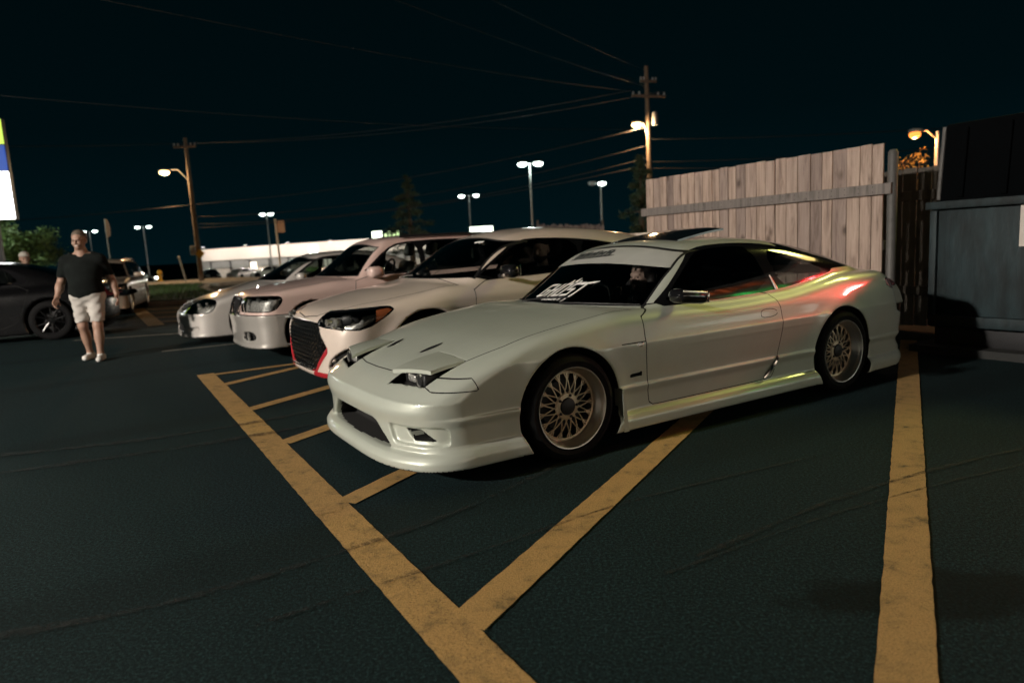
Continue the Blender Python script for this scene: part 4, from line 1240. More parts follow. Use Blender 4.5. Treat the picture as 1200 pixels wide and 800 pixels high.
def walking_man(loc=(-5.50, 8.95, 0), rz=math.radians(-78), label='man in dark T-shirt, light shorts and white shoes walking across the asphalt', top='shirt', low='shorts', cap=False, hh=.0085):
    """heading +x in his own frame"""
    F = Fig(); B = 'body'
    hipz = .86
    # legs: one forward, weight on both
    for sy, (kx, ax) in ((1, (.095, .135)), (-1, (.0, -.125))):
        hip = (0, sy*.095, hipz); kn = (kx, sy*.105, .475); an = (ax, sy*.105, .085)
        F.cap(hip, kn, .088, .056, .05, 'leg'); F.cap(kn, an, .055, .036, .03, 'leg')
        F.ell((kx*.55+ax*.45-.022, sy*.105, .33), (.052, .050, .11), None, .05, 'leg')
        F.cap(an, (ax-.03, sy*.105, .05), .034, .036, .03, 'foot'); F.cap((ax-.03, sy*.105, .042), (ax+.14, sy*.125, .032), .036, .03, .03, 'foot')
    F.ell((0, 0, .92), (.135, .185, .14), None, .06, 'hips')
    F.ell((.02, 0, 1.06), (.135, .175, .17), None, .08, 'torso'); F.ell((.005, 0, 1.24), (.128, .205, .16), None, .08, 'torso')
    F.cap((-.01, -.165, 1.345), (-.01, .165, 1.345), .062, .062, .05, 'torso')
    for sy in (1, -1): F.cap((-.012, sy*.035, 1.445), (-.01, sy*.185, 1.375), .050, .050, .05, 'torso'); F.cap((0, 0, 1.36), (.01, 0, 1.50), .066, .060, .03, 'neck')
    # arms a little away from the body
    arms = {1: ((-.01, .208, 1.355), (-.10, .275, 1.095), (-.04, .335, .87)), -1: ((-.01, -.208, 1.355), (-.02, -.290, 1.09), (.10, -.325, .875))}
    for sy, (sh, el, wr) in arms.items():
        F.cap(sh, el, .060, .047, .04, 'arm'); F.cap(el, wr, .046, .030, .02, 'fore'); F.ell(tuple(.62*np.array(el)+.38*np.array(wr)), (.047, .047, .07), None, .04, 'fore')
        d = np.array(wr)-np.array(el); hand_on(F, wr, d+np.array([.06, 0, 0]), (.25, -sy, 0), 1., .45)
    at, R, c = head_on(F, (.01, 0, 1.47), -.10, .04, 1.02)
    root = fig_mesh(F, None, 0., (-.30, -.46, .0), (.36, .46, 1.80), hh, 'person', MT['skin'], None)
    lo, hi = (-.34, -.50, -.02), (.38, .50, 1.6)
    # T-shirt: torso, hips, upper arms
    ft, fa = F.field(('torso', 'hips'), .020), F.field(('arm',), .014)
    def shirt(x, y, z):
        hem = .875-z+.012*np.sin(y*22+.5)+.008*np.sin(x*30)
        neck = z-(1.455-.25*np.clip(x-.02, 0, .2))
        body = smax(smax(ft(x, y, z), hem, .006), np.where(np.abs(y) < .12, neck, -1), .01)
        slv = smax(fa(x, y, z), 1.150-z, .006)
        fold = .0045*np.sin(z*34+y*16+2*np.sin(x*9))*np.clip(1.3-z, 0, .35)/.35
        return smin(body, slv, .03)+fold
    V, Q = surfnet(shirt, lo, hi, .009, blk=12, safe=2.2); V, N = relax(shirt, V, .009, 2)
    a, b, c2 = V[Q[:, 0]], V[Q[:, 1]], V[Q[:, 2]]
    if (np.cross(b-a, c2-a)*N[Q[:, 0]]).sum() < 0: Q = Q[:, ::-1]
    add_mesh('tshirt', V, Q, MT[top], root, normals=N)
    def short_clip(x, y, z): return np.maximum(z-.925, .535-z+.01*np.sin(x*40+y*30))
    fig_mesh(F, ('hips', 'leg'), .019, lo, hi, .010, 'shorts', MT[low], root, short_clip, .004)
    for sy in (1, -1):
        fig_mesh(F, ('foot',), .008, (-.25, (.02 if sy > 0 else -.24), -.01), (.36, (.24 if sy > 0 else -.02), .2), .008, 'shoe', MT['shoe'], root, lambda x, y, z: z-.098)
    G = Fig(); G.ell(at(-.022, 0, .040), V3((.102, .083, .100))*1.02, R)
    def hair_clip(x, y, z):
        p = np.stack([x, y, z], -1)-c; q = p@R
        return np.maximum(-(q[:, 2]-.048*1-.55*np.maximum(q[:, 0]-.02, 0)*1.2)+np.where(q[:, 0] < -.03, -.085, 0.), q[:, 0]-.085)
    fig_mesh(G, None, .004, tuple(c-.2), tuple(c+.2), .009, 'hair', MT['hair_fair'], root, hair_clip, .002)
    eyes_on(at, root, 1.02)
    # spectacles
    g = MB()
    for e in (-1, 1):
        g.tube([at(.104, e*.033+.022*math.cos(t), .0+.017*math.sin(t)) for t in np.linspace(0, 2*PI, 17)], .0014, 5, cap=False)
        g.tube([at(.104, e*.055, .006), at(.02, e*.082, .01)], .0014, 5)
    g.tube([at(.105, -.011, .004), at(.105, .011, .004)], .002, 5)
    g.build('spectacles', MT['black'], root)
    MB().box(at(.0865+.006, 0, -.0645), (.006, .032, .007)).build('teeth', MT['shoe'], root)
    if cap:
        H = Fig(); H.ell(at(-.014, 0, .055), V3((.110, .090, .090)), R); H.ell(at(.10, 0, .052), V3((.062, .072, .010)), R, .01)
        fig_mesh(H, None, .004, tuple(c-.25), tuple(c+.25), .009, 'cap', MT['cap'], root, lambda x, y, z: -(((np.stack([x, y, z], -1)-c)@R)[:, 2]-.040))
    root.location = loc; root.rotation_euler = (0, 0, rz); root.scale = (.98, 1., .955)
    tag(root, label, 'person', 'people at the car park')
    return root
WALKER = walking_man()
walking_man((-9.70, 13.9, -.10), math.radians(-40), 'person in a pale cap and dark top standing behind the black saloon', 'jacket', 'jacket', True, .013)

def seated(name_loc, rz, label, yaw=0., pitch=0., hair='short', beard=False, raised=False, skin='skin', h=.011, lean=.15, top='jacket', eyes=True):
    """a person on a car seat; local +x is the way the seat faces, origin on the seat cushion below the hips"""
    F = Fig()
    ch = np.array([-.10-lean*.35, 0, .36]); nb = np.array([-.14-lean*.5, 0, .52])
    for sy in (-1, 1):
        F.cap((0, sy*.09, .09), (.40, sy*.13, .15), .085, .058, .05, 'leg'); F.cap((.40, sy*.13, .15), (.55, sy*.12, -.16), .052, .038, .02, 'leg')
        F.cap((.55, sy*.12, -.18), (.70, sy*.13, -.20), .036, .028, .02, 'leg')
    F.ell((0, 0, .10), (.14, .18, .12), None, .06, 'torso'); F.ell(tuple(ch*.5+np.array([0, 0, .06])), (.125, .165, .17), None, .08, 'torso'); F.ell(tuple(ch), (.120, .19, .15), None, .08, 'torso')
    F.cap(tuple(nb+[0, -.15, -.03]), tuple(nb+[0, .15, -.03]), .062, .062, .06, 'torso'); F.cap(tuple(nb-[0, 0, .04]), tuple(nb+[.02, 0, .07]), .058, .055, .03, 'neck')
    for sy in (-1, 1):
        sh = nb+[0, sy*.19, -.04]
        if raised and sy > 0:
            el = sh+[.17, .12, -.23]; wr = el+[.10, -.14, .20]; F.cap(sh, el, .055, .045, .04, 'arm'); F.cap(el, wr, .042, .029, .02, 'arm')
            hand_on(F, wr, (.10, -.12, .9), (-.9, -.2, .1), 1., .55)
        else:
            el = sh+[.13, sy*.05, -.23]; wr = el+[.22, -sy*.05, .06]; F.cap(sh, el, .055, .045, .04, 'arm'); F.cap(el, wr, .042, .029, .02, 'arm')
            hand_on(F, wr, (.9, 0, .15), (.1, 0, -1), 1., .9)
    at, R, c = head_on(F, tuple(nb+[.02, 0, .04]), yaw, pitch)
    root = fig_mesh(F, None, 0., (-.5, -.45, -.25), (.8, .45, .95), h, 'person', MT[skin], None)
    fig_mesh(F, ('torso', 'arm'), .016, (-.5, -.5, -.1), (.8, .5, .7), .013, 'top', MT[top], root, lambda x, y, z: z-(nb[2]+.03)+0*x)
    fig_mesh(F, ('leg',), .014, (-.3, -.4, -.26), (.8, .4, .4), .015, 'trousers', MT['jacket'], root)
    G = Fig(); G.ell(at(-.020, 0, .038), (.104, .083, .102), R)
    if hair == 'long':
        for e in (-1, 1): G.cap(at(-.03, e*.07, .02), at(.0, e*.085, -.17), .035, .03, .03)
        G.cap(at(-.07, 0, .0), at(-.06, 0, -.16), .06, .05, .03)
    def hair_clip(x, y, z):
        q = (np.stack([x, y, z], -1)-c)@R
        low = -(q[:, 2]-.050-.4*np.maximum(q[:, 0]-.02, 0))
        if hair == 'long': low = np.where((q[:, 0] < .045) | (np.abs(q[:, 1]) > .062), -.3, low)
        else: low = low+np.where(q[:, 0] < -.03, -.09, 0.)
        return np.maximum(low, q[:, 0]-.085)
    fig_mesh(G, None, .004, tuple(c-.32), tuple(c+.2), .010, 'hair', MT['hair_dark'], root, hair_clip, .002)
    if beard:
        Bd = Fig(); Bd.ell(at(.030, 0, -.075), (.068, .062, .050), R); Bd.ell(at(.066, 0, -.096), (.028, .030, .026), R)
        fig_mesh(Bd, None, .004, tuple(c-.2), tuple(c+.2), .009, 'beard', MT['hair_dark'], root, lambda x, y, z: (lambda q: np.maximum(q[:, 2]+.060+.12*np.abs(q[:, 1])*0, -.02-q[:, 0]))((np.stack([x, y, z], -1)-c)@R), .002)
    if eyes: eyes_on(at, root)
    root.location = name_loc; root.rotation_euler = (0, 0, rz)
    tag(root, label, 'person', 'people at the car park')
    return root
FWD = CAR_ANGLE+PI     # the way the cars face
DRIVER = seated(bay(1.31, .22, .185), FWD, 'person with long dark hair behind the coupe windscreen, one hand raised', yaw=.12, raised=True, hair='long', skin='skin_pale')
HD = seated(bay(.29+1.38, 2.53-.38, .42), FWD, 'bearded man with short dark hair at the wheel of the hatchback', yaw=.50, pitch=.06, beard=True, skin='skin_pale')
HP = seated(bay(.29+1.38, 2.53+.38, .36), FWD, 'passenger beside the bearded driver of the hatchback, face towards us', yaw=.9)
# ------------------------------------------------------------------ ground, markings
def zg(x, y):
    """the lot is level, then the land falls away gently beyond the verge"""
    return -min(max(y-44, 0)*.0275, 1.9)
def asphalt():
    m, nt, N, L, b = nodes_of('asphalt')
    tc = N.new('ShaderNodeTexCoord')
    def noise(s, d=3, r=.6):
        t = N.new('ShaderNodeTexNoise'); t.inputs['Scale'].default_value = s; t.inputs['Detail'].default_value = d; t.inputs['Roughness'].default_value = r
        L.new(tc.outputs['Object'], t.inputs['Vector']); return t.outputs['Fac']
    base = ramp(N, L, noise(.35, 5), [(.3, (.0062, .0178, .0205)), (.7, (.0104, .0250, .0280))])
    grit = ramp(N, L, noise(200, 3, .8), [(.36, (.25, .25, .25)), (.52, (.85, .85, .85)), (.62, (1.9, 1.85, 1.75)), (.72, (5.0, 4.8, 4.4))])
    mx = N.new('ShaderNodeMix'); mx.data_type = 'RGBA'; mx.blend_type = 'MULTIPLY'; mx.inputs[0].default_value = 1
    L.new(base, mx.inputs[6]); L.new(grit, mx.inputs[7])
    g2 = ramp(N, L, noise(80, 2, .6), [(.34, (.45, .45, .45)), (.5, (.95, .95, .95)), (.68, (2.4, 2.3, 2.2))])
    mg = N.new('ShaderNodeMix'); mg.data_type = 'RGBA'; mg.blend_type = 'MULTIPLY'; mg.inputs[0].default_value = 1
    L.new(mx.outputs[2], mg.inputs[6]); L.new(g2, mg.inputs[7]); mx = mg
    # oil: dark patches with a shape of their own near the stall line, and faint tyre sweeps
    sp = N.new('ShaderNodeMapping'); sp.inputs['Location'].default_value = (-1.36, -2.08, 0)
    L.new(tc.outputs['Object'], sp.inputs[0])
    rot = N.new('ShaderNodeMapping'); rot.inputs['Rotation'].default_value = (0, 0, .15); rot.inputs['Scale'].default_value = (1.25, 4.2, 1); L.new(sp.outputs[0], rot.inputs[0])
    ln = N.new('ShaderNodeVectorMath'); ln.operation = 'LENGTH'; L.new(rot.outputs[0], ln.inputs[0])
    ad = N.new('ShaderNodeMath'); ad.operation = 'MULTIPLY_ADD'; L.new(noise(3.2, 6, .7), ad.inputs[0]); ad.inputs[1].default_value = 1.5; L.new(ln.outputs['Value'], ad.inputs[2])
    oil = ramp(N, L, ad.outputs[0], [(0, (.30, .30, .30)), (.62, (.38, .38, .38)), (.72, (1, 1, 1))])
    # scale the factor into the ramp range
    sc = N.new('ShaderNodeMath'); sc.operation = 'MULTIPLY'; sc.inputs[1].default_value = .5; L.new(ad.outputs[0], sc.inputs[0])
    for l in list(oil.node.inputs[0].links): L.remove(l)
    L.new(sc.outputs[0], oil.node.inputs[0])
    m2 = N.new('ShaderNodeMix'); m2.data_type = 'RGBA'; m2.blend_type = 'MULTIPLY'; m2.inputs[0].default_value = 1
    L.new(mx.outputs[2], m2.inputs[6]); L.new(oil, m2.inputs[7])
    wv = N.new('ShaderNodeTexWave'); wv.inputs['Scale'].default_value = .11; wv.inputs['Distortion'].default_value = 3.5; wv.inputs['Detail'].default_value = 3
    wv.inputs['Detail Scale'].default_value = .6
    mp = N.new('ShaderNodeMapping'); mp.inputs['Rotation'].default_value = (0, 0, 1.05); L.new(tc.outputs['Object'], mp.inputs[0]); L.new(mp.outputs[0], wv.inputs['Vector'])
    tr = ramp(N, L, wv.outputs['Fac'], [(0, (.72, .72, .72)), (.03, (.80, .80, .80)), (.055, (1, 1, 1))])
    m3 = N.new('ShaderNodeMix'); m3.data_type = 'RGBA'; m3.blend_type = 'MULTIPLY'; m3.inputs[0].default_value = .8
    L.new(m2.outputs[2], m3.inputs[6]); L.new(tr, m3.inputs[7])
    L.new(m3.outputs[2], b.inputs['Base Color'])
    b.inputs['Roughness'].default_value = .82; b.inputs['Specular IOR Level'].default_value = .14
    bn = N.new('ShaderNodeBump'); bn.inputs['Strength'].default_value = 1.; bn.inputs['Distance'].default_value = .0055
    L.new(noise(125, 4, .8), bn.inputs['Height']); L.new(bn.outputs[0], b.inputs['Normal'])
    return m
def line_paint(name, col, worn=.35):
    m, nt, N, L, b = nodes_of(name)
    tc = N.new('ShaderNodeTexCoord')
    def noise(s, d=3, r=.6):
        t = N.new('ShaderNodeTexNoise'); t.inputs['Scale'].default_value = s; t.inputs['Detail'].default_value = d; t.inputs['Roughness'].default_value = r
        L.new(tc.outputs['Object'], t.inputs['Vector']); return t.outputs['Fac']
    a = ramp(N, L, noise(170, 2, .7), [(.30, tuple(.35*c for c in col)), (.46, tuple(.85*c for c in col)), (.7, tuple(1.12*c for c in col))])
    w = ramp(N, L, noise(9, 7, .72), [(worn-.04, (.16, .20, .24)), (worn+.05, (.72, .74, .76)), (worn+.16, (1, 1, 1))])
    mx = N.new('ShaderNodeMix'); mx.data_type = 'RGBA'; mx.blend_type = 'MULTIPLY'; mx.inputs[0].default_value = .9
    L.new(a, mx.inputs[6]); L.new(w, mx.inputs[7]); L.new(mx.outputs[2], b.inputs['Base Color'])
    b.inputs['Roughness'].default_value = .75
    bn = N.new('ShaderNodeBump'); bn.inputs['Strength'].default_value = .8; bn.inputs['Distance'].default_value = .009
    L.new(noise(85, 5, .8), bn.inputs['Height']); L.new(bn.outputs[0], b.inputs['Normal'])
    return m
MT['asphalt'] = asphalt(); MT['yellow'] = line_paint('yellow_line_paint', (.52, .31, .105)); MT['white_line'] = line_paint('faded_white_line', (.26, .24, .20), .42)
MT['concrete'] = mat('concrete', (.36, .31, .25), .85, var=.2, vscale=2.5, bump=.3, bscale=50)
MT['road'] = mat('road_asphalt', (.025, .026, .025), .8, var=.2, vscale=.6)
def ground():
    ys = [-300, -60, -20, 0, 10, 20, 30, 44, 50, 60, 75, 95, 113, 150, 300, 900, 2500]; xs = [-2500, -600, -200, -80, -30, 0, 30, 80, 200, 600, 2500]
    V = [(x, y, zg(x, y)) for y in ys for x in xs]; n = len(xs)
    F = [(j*n+i, j*n+i+1, (j+1)*n+i+1, (j+1)*n+i) for j in range(len(ys)-1) for i in range(n-1)]
    o = add_mesh('ground', V, F, MT['asphalt'], smooth=False); tag(o, kind='structure')
ground()
def strip(name, p, q, w, m=None, z=.0035, ragged=.002):
    """a painted stripe from p to q (centre line) as its own sheet with slightly uneven edges"""
    p, q = Vector(p).to_3d(), Vector(q).to_3d(); d = (q-p); L = d.length; d.normalize(); s = Vector((-d.y, d.x, 0))
    n = max(3, int(L/.045)); V = []
    for i in range(n+1):
        c = p+d*L*i/n
        for k in (-1, 1):
            v = c+s*k*(w/2+random.uniform(-ragged, ragged)); V.append((v.x, v.y, zg(v.x, v.y)+z))
    F = [(2*i, 2*i+2, 2*i+3, 2*i+1) for i in range(n)]
    o = add_mesh(name, V, F, m or MT['yellow'], smooth=False); tag(o, kind='structure'); return o
strip('road_marking', (-3.32, 7.26), (.31, 1.06), .172)
dA = Vector((.504, .864, 0))
for i, (x, y, L, w) in enumerate(((-.135, 2.155, 4.5, .15), (-.79, 3.31, 3.4, .125), (-1.46, 4.45, 2.6, .125), (-2.08, 5.50, 2.0, .125), (-2.77, 6.66, 1.2, .12))):
    a = Vector((x, y, 0))-dA*.13; strip('road_marking', a, a+dA*(L+.13), w, z=.006)
strip('road_marking', (-3.18, 7.19), (-1.9, 7.96), .10, z=.006)
strip('road_marking', (.645, 1.06), (4.10, 6.97), .147, z=.006)
strip('road_marking', (-.97, 3.07), (-.86, 3.13), .07, z=.006)
# hatched area and pale lines further back
strip('road_marking', (-10.4, 19.1), (-7.02, 13.5), .30)
for x, y in ((-9.76, 18.4), (-8.95, 16.95), (-8.15, 15.5), (-7.5, 14.25)): strip('road_marking', (x, y), (x+2.6, y-.05), .13, z=.006)
strip('road_marking', (-4.85, 9.38), (-2.2, 10.75), .09, MT['white_line'])
strip('road_marking', (-7.4, 11.5), (-3.5, 11.95), .12, MT['white_line'])

def rubber():
    m, nt, N, L, b = nodes_of('tyre_mark')
    tr = N.new('ShaderNodeBsdfTransparent'); mx = N.new('ShaderNodeMixShader')
    b.inputs['Base Color'].default_value = (.008, .010, .010, 1); b.inputs['Roughness'].default_value = .8
    f = ramp(N, L, tex(N, L, 22, 6, .75), [(.40, (0, 0, 0)), (.62, (.75, .75, .75))])
    L.new(f, mx.inputs[0]); L.new(tr.outputs[0], mx.inputs[1]); L.new(b.outputs[0], mx.inputs[2]); L.new(mx.outputs[0], nt.nodes['Material Output'].inputs[0])
    return m
MT['rubbed'] = rubber()
def sweep(pts, w):
    f = spl(pts); V = []; n = 40
    for i in range(n+1):
        x = pts[0][0]+(pts[-1][0]-pts[0][0])*i/n; y = float(f(x)); k = w*(.75+.25*math.sin(i*.9))
        V += [(x, y-k, .009), (x, y+k, .009)]
    o = add_mesh('tyre_mark', V, [(2*i, 2*i+2, 2*i+3, 2*i+1) for i in range(n)], MT['rubbed'], smooth=False); tag(o, kind='structure')
for pts, w in (([(.65, 2.42), (1.5, 2.95), (2.6, 3.42), (4.3, 3.9)], .020), ([(.5, 2.30), (1.4, 2.78), (2.6, 3.24), (4.4, 3.65)], .012), ([(-.9, 2.1), (-.2, 2.55), (.5, 3.0), (1.6, 3.5)], .016), ([(-4.5, 4.2), (-2.6, 4.6), (-1.2, 5.5), (.2, 7.2)], .05), ([(-5.5, 3.2), (-3.4, 3.9), (-1.7, 4.6), (-.6, 5.6)], .05), ([(-3, 1.9), (-1.5, 2.2), (-.4, 2.9), (.4, 3.8)], .03)):
    sweep(pts, w)
# ------------------------------------------------------------------ verge
MT['soil'] = mat('turf_soil', (.035, .045, .02), .95, var=.3, vscale=1.5)
MT['grass'] = mat('grass_blades', (.07, .14, .035), .7, var=.45, vscale=3)
VERGE = [(-16.5, 20.4), (-12.2, 20.1), (-9.0, 20.0), (-9.6, 22.5), (-13.0, 28.8), (-14.6, 33.0), (-20.4, 36.0), (-32, 38), (-36, 27)]
def slab(name, poly, h, m, z0=0., kind='structure'):
    g = MB().prism(poly, lambda x, y: (x, y, zg(x, y)+z0), lambda x, y: (x, y, zg(x, y)+h)); o = g.build(name, m, angle=30)
    return tag(o, kind=kind)
def offset(poly, d):
    c = Vector((sum(p[0] for p in poly)/len(poly), sum(p[1] for p in poly)/len(poly)))
    return [tuple(Vector(p)+(Vector(p)-c).normalized()*d) for p in poly]
slab('kerb', offset(VERGE, .30), .12, MT['concrete'], -.1)
slab('verge', VERGE, .150, MT['soil'], .05)
def grass():
    f = poly2(offset(VERGE, -.1)); g = MB(); n = 0
    bm = g.bm
    while n < 16000:
        x = random.uniform(-34, -9); y = random.uniform(20, 38)
        if x < -22 and random.random() < .7: continue
        if f(np.array([x]), np.array([y]))[0] > -.02: continue
        a = random.uniform(0, 2*PI); h = random.uniform(.06, .17); w = .012; lx, ly = random.uniform(-.06, .06), random.uniform(-.06, .06)
        v = [bm.verts.new((x-w*math.cos(a), y-w*math.sin(a), .14)), bm.verts.new((x+w*math.cos(a), y+w*math.sin(a), .14)), bm.verts.new((x+lx, y+ly, .14+h))]
        bm.faces.new(v); n += 1
    tag(g.build('grass', MT['grass'], smooth=False, fixn=False), kind='stuff')
grass()
# pavement strip and road beyond the verge
slab('pavement', [(-60, 37.2), (-21, 37.2), (-15.2, 34.4), (-14.0, 33.2), (-11.5, 37.5), (-18, 43.8), (-60, 43.8)], .13, MT['concrete'], -.1)

# ------------------------------------------------------------------ timber fence
def wood(name, c0, c1, c2, board=.145):
    m, nt, N, L, b = nodes_of(name)
    tc = N.new('ShaderNodeTexCoord'); mp = N.new('ShaderNodeMapping'); mp.inputs['Scale'].default_value = (6, 6, .55); L.new(tc.outputs['Object'], mp.inputs[0])
    oi = N.new('ShaderNodeObjectInfo')
    isl = N.new('ShaderNodeNewGeometry')
    add = N.new('ShaderNodeVectorMath'); add.operation = 'ADD'; L.new(mp.outputs[0], add.inputs[0])
    sc = N.new('ShaderNodeMath'); sc.operation = 'MULTIPLY'; sc.inputs[1].default_value = 40; L.new(isl.outputs['Random Per Island'], sc.inputs[0])
    L.new(sc.outputs[0], add.inputs[1])
    t = N.new('ShaderNodeTexNoise'); t.inputs['Scale'].default_value = 3.2; t.inputs['Detail'].default_value = 8; t.inputs['Roughness'].default_value = .68; t.inputs['Distortion'].default_value = .6
    L.new(add.outputs[0], t.inputs['Vector'])
    c = ramp(N, L, t.outputs['Fac'], [(.28, c0), (.48, c1), (.72, c2)])
    v = N.new('ShaderNodeTexVoronoi'); v.inputs['Scale'].default_value = 1.0
    mp2 = N.new('ShaderNodeMapping'); mp2.inputs['Scale'].default_value = (5, 5, 3.2); L.new(tc.outputs['Object'], mp2.inputs[0])
    ad2 = N.new('ShaderNodeVectorMath'); ad2.operation = 'ADD'; L.new(mp2.outputs[0], ad2.inputs[0]); L.new(sc.outputs[0], ad2.inputs[1]); L.new(ad2.outputs[0], v.inputs['Vector'])
    kn = ramp(N, L, v.outputs['Distance'], [(.07, (.16, .14, .13)), (.13, (.55, .52, .50)), (.24, (1, 1, 1))])
    mx = N.new('ShaderNodeMix'); mx.data_type = 'RGBA'; mx.blend_type = 'MULTIPLY'; mx.inputs[0].default_value = .75
    L.new(c, mx.inputs[6]); L.new(kn, mx.inputs[7])
    per = ramp(N, L, isl.outputs['Random Per Island'], [(0, (.55, .54, .56)), (.3, (.85, .85, .85)), (1, (1.15, 1.12, 1.06))])
    m2 = N.new('ShaderNodeMix'); m2.data_type = 'RGBA'; m2.blend_type = 'MULTIPLY'; m2.inputs[0].default_value = 1
    L.new(mx.outputs[2], m2.inputs[6]); L.new(per, m2.inputs[7]); L.new(m2.outputs[2], b.inputs['Base Color'])
    b.inputs['Roughness'].default_value = .85
    bn = N.new('ShaderNodeBump'); bn.inputs['Strength'].default_value = .35; bn.inputs['Distance'].default_value = .01; L.new(t.outputs['Fac'], bn.inputs['Height']); L.new(bn.outputs[0], b.inputs['Normal'])
    return m
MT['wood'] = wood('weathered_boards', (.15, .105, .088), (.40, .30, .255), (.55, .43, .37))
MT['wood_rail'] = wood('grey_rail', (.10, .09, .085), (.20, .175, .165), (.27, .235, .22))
MT['wood_dark'] = wood('shade_dark_boards', (.03, .027, .024), (.075, .065, .055), (.11, .09, .08))  # back fence's shade put into a darker board colour
def plank_fence(name, a0, a1, along, ztop, m, mr, label, rail_z=1.545, front=-1, board=.146, post=True, hdrop=0.):
    """boards between across = a0 and a1; separate planks with gaps in one board panel, the rail and posts on their own"""
    root = empty(name, bay(along, a0), CAR_ANGLE, label=label, cat='fence')
    g = MB(); y = 0.; W = a1-a0; k = 0
    while y < W-.02:
        w = min(board*random.uniform(.78, 1.12), W-y); h = ztop+random.uniform(-.007, .007)-hdrop*y/W
        z0 = .04+random.uniform(0, .02)
        g.box((random.uniform(-.003, .003), y+w/2, (h+z0)/2), (.019, w-random.uniform(.004, .013), h-z0), bev=.002, M=Matrix.Rotation(random.uniform(-.004, .004), 4, 'X'))
        y += w
    g.build('board_panel', m, root, smooth=False)
    if rail_z:
        r = MB().box((front*.032, W/2-.02, rail_z), (.04, W+.16, .105), bev=.004); r.build('rail', mr, root, smooth=False)
        MB().box((front*.032, W/2-.02, .45), (.04, W, .10), bev=.004).build('rail', mr, root, smooth=False)
        MB().box((-front*.04, W/2, 1.0), (.06, W, .09), bev=.004).build('rail', mr, root, smooth=False)
        nails = MB()
        for yy in np.arange(.08, W, .146):
            for dz in (-.025, .025): nails.lathe([(.005, -.003), (.004, .0), (.0005, .001)], c=(front*.054, yy, rail_z+dz), axis='X', n=6)
        nails.build('nails', MT['dark_metal'], root)
    if post:
        MB().lathe([(.045, .0), (.045, ztop-.10), (.030, ztop-.075), (.001, ztop-.07)], c=(.02, -.075, 0), n=20).build('post', MT['post'], root)
        MB().box((.09, W*.5, ztop/2-.05), (.09, .09, ztop-.1), bev=.006).build('post', mr, root, smooth=False)
    return root
MT['post'] = mat('grey_steel_post', (.11, .105, .10), .6, .3, var=.2, bump=.1)
random.seed(31)
FENCE = plank_fence('plank_fence', .075, 3.43, 4.52, 1.985, MT['wood'], MT['wood_rail'], 'tall weathered pale board fence with one grey rail behind the cars')
BACKFENCE = plank_fence('plank_fence', -3.2, 1.9, 5.75, 1.80, MT['wood_dark'], MT['wood_dark'], 'board fence set back beside the rubbish container, shade painted into dark boards', rail_z=1.5, post=False)
STOCKADE = empty('stockade_fence', (1.2, 26.4, 0), .0, label='distant dark stockade fence with a jagged top behind the hatchback roof', cat='fence')
g = MB()
for i in range(34):
    x = i*.075; h = 1.93-.0045*i+random.uniform(-.05, .05)
    g.prism([(x, 0), (x+.07, 0), (x+.07, h-.05), (x+.035, h), (x, h-.05)], lambda a, b: (a, 0, b), lambda a, b: (a, .03, b))
g.build('board_panel', MT['wood_rail'], STOCKADE, smooth=False)
MB().box((.02, .06, 1.0), (.09, .09, 2.15)).build('post', MT['wood_dark'], STOCKADE, smooth=False); MB().box((2.5, .06, .95), (.09, .09, 2.0)).build('post', MT['wood_dark'], STOCKADE, smooth=False)

# ------------------------------------------------------------------ rubbish container with its lid thrown back
MT['bin_blue'] = mat('scuffed_blue_steel', (.011, .023, .027), .65, .1, var=.65, vscale=7, bump=.6, bscale=14, stretch=(1, 1, .3))
MT['bin_scuff'] = mat('scuff_marks', (.15, .15, .14), .7, var=.5, vscale=20)
MT['lid'] = mat('black_lid_plastic', (.0015, .002, .0025), .95, bump=.2, bscale=10, spec=.05)
MT['paper'] = mat('paper_notice', (.62, .56, .50), .7, var=.05)
def container():
    root = empty('rubbish_container', bay(4.50, -.40), CAR_ANGLE, label='dark blue scuffed steel rubbish container with its black lid open, right of the coupe tail', cat='skip')
    W = 2.0; D = 1.35
    b = MB()
    b.box((D/2, -W/2, .79), (D, W, 1.12), bev=.01).build('bin_body', MT['bin_blue'], root)
    r = MB(); r.box((-.015, -W/2, 1.345), (.11, W+.06, .07), bev=.008).box((D/2, .02, 1.345), (D, .08, .066), bev=.008).box((D/2, -W-.02, 1.345), (D, .08, .066), bev=.008); r.build('top_rim', MT['bin_blue'], root)
    MB().box((-.035, -W/2, .30), (.07, W-.04, .10), bev=.01).build('bottom_rail', MT['bin_blue'], root)
    for y in (-.03, -.85, -1.7, -W+.03): MB().box((-.02, y, .80), (.045, .06, 1.00), bev=.006).build('rib', MT['bin_blue'], root)
    MB().box((D*.5, -W/2, .12), (D*.94, W*.97, .22), bev=.01).build('skid_base', MT['dark_metal'], root)
    MB().box((-.006, -.78, 1.13), (.006, .14, .34)).build('notice_sheet', MT['paper'], root, smooth=False)
    # lid: two leaves leaning back over the fence behind
    M = Matrix.Rotation(math.radians(6), 4, 'Y')
    lid = MB().box((.20, -.52, 1.72), (.05, 1.06, .72), bev=.015, M=M).build('lid', MT['lid'], root)
    for dy in (-.35, 0, .35): MB().box((.16, -.52+dy, 1.72), (.03, .05, .62), bev=.006, M=M).build('lid_rib', MT['lid'], lid)
    MB().tube([(.17, .035, 1.40), (.20, .035, 1.72), (.235, .03, 2.06)], .020, 8).build('lid_edge_bar', MT['post'], root)
    MB().box((D*.5, -1.52, 1.40), (D*.96, .90, .03), bev=.01).build('closed_lid', MT['lid'], root)
    MB().tube([(D-.02, .06, 1.37), (D-.02, -W-.05, 1.37)], .02, 8).build('hinge_rod', MT['dark_metal'], root)
container()
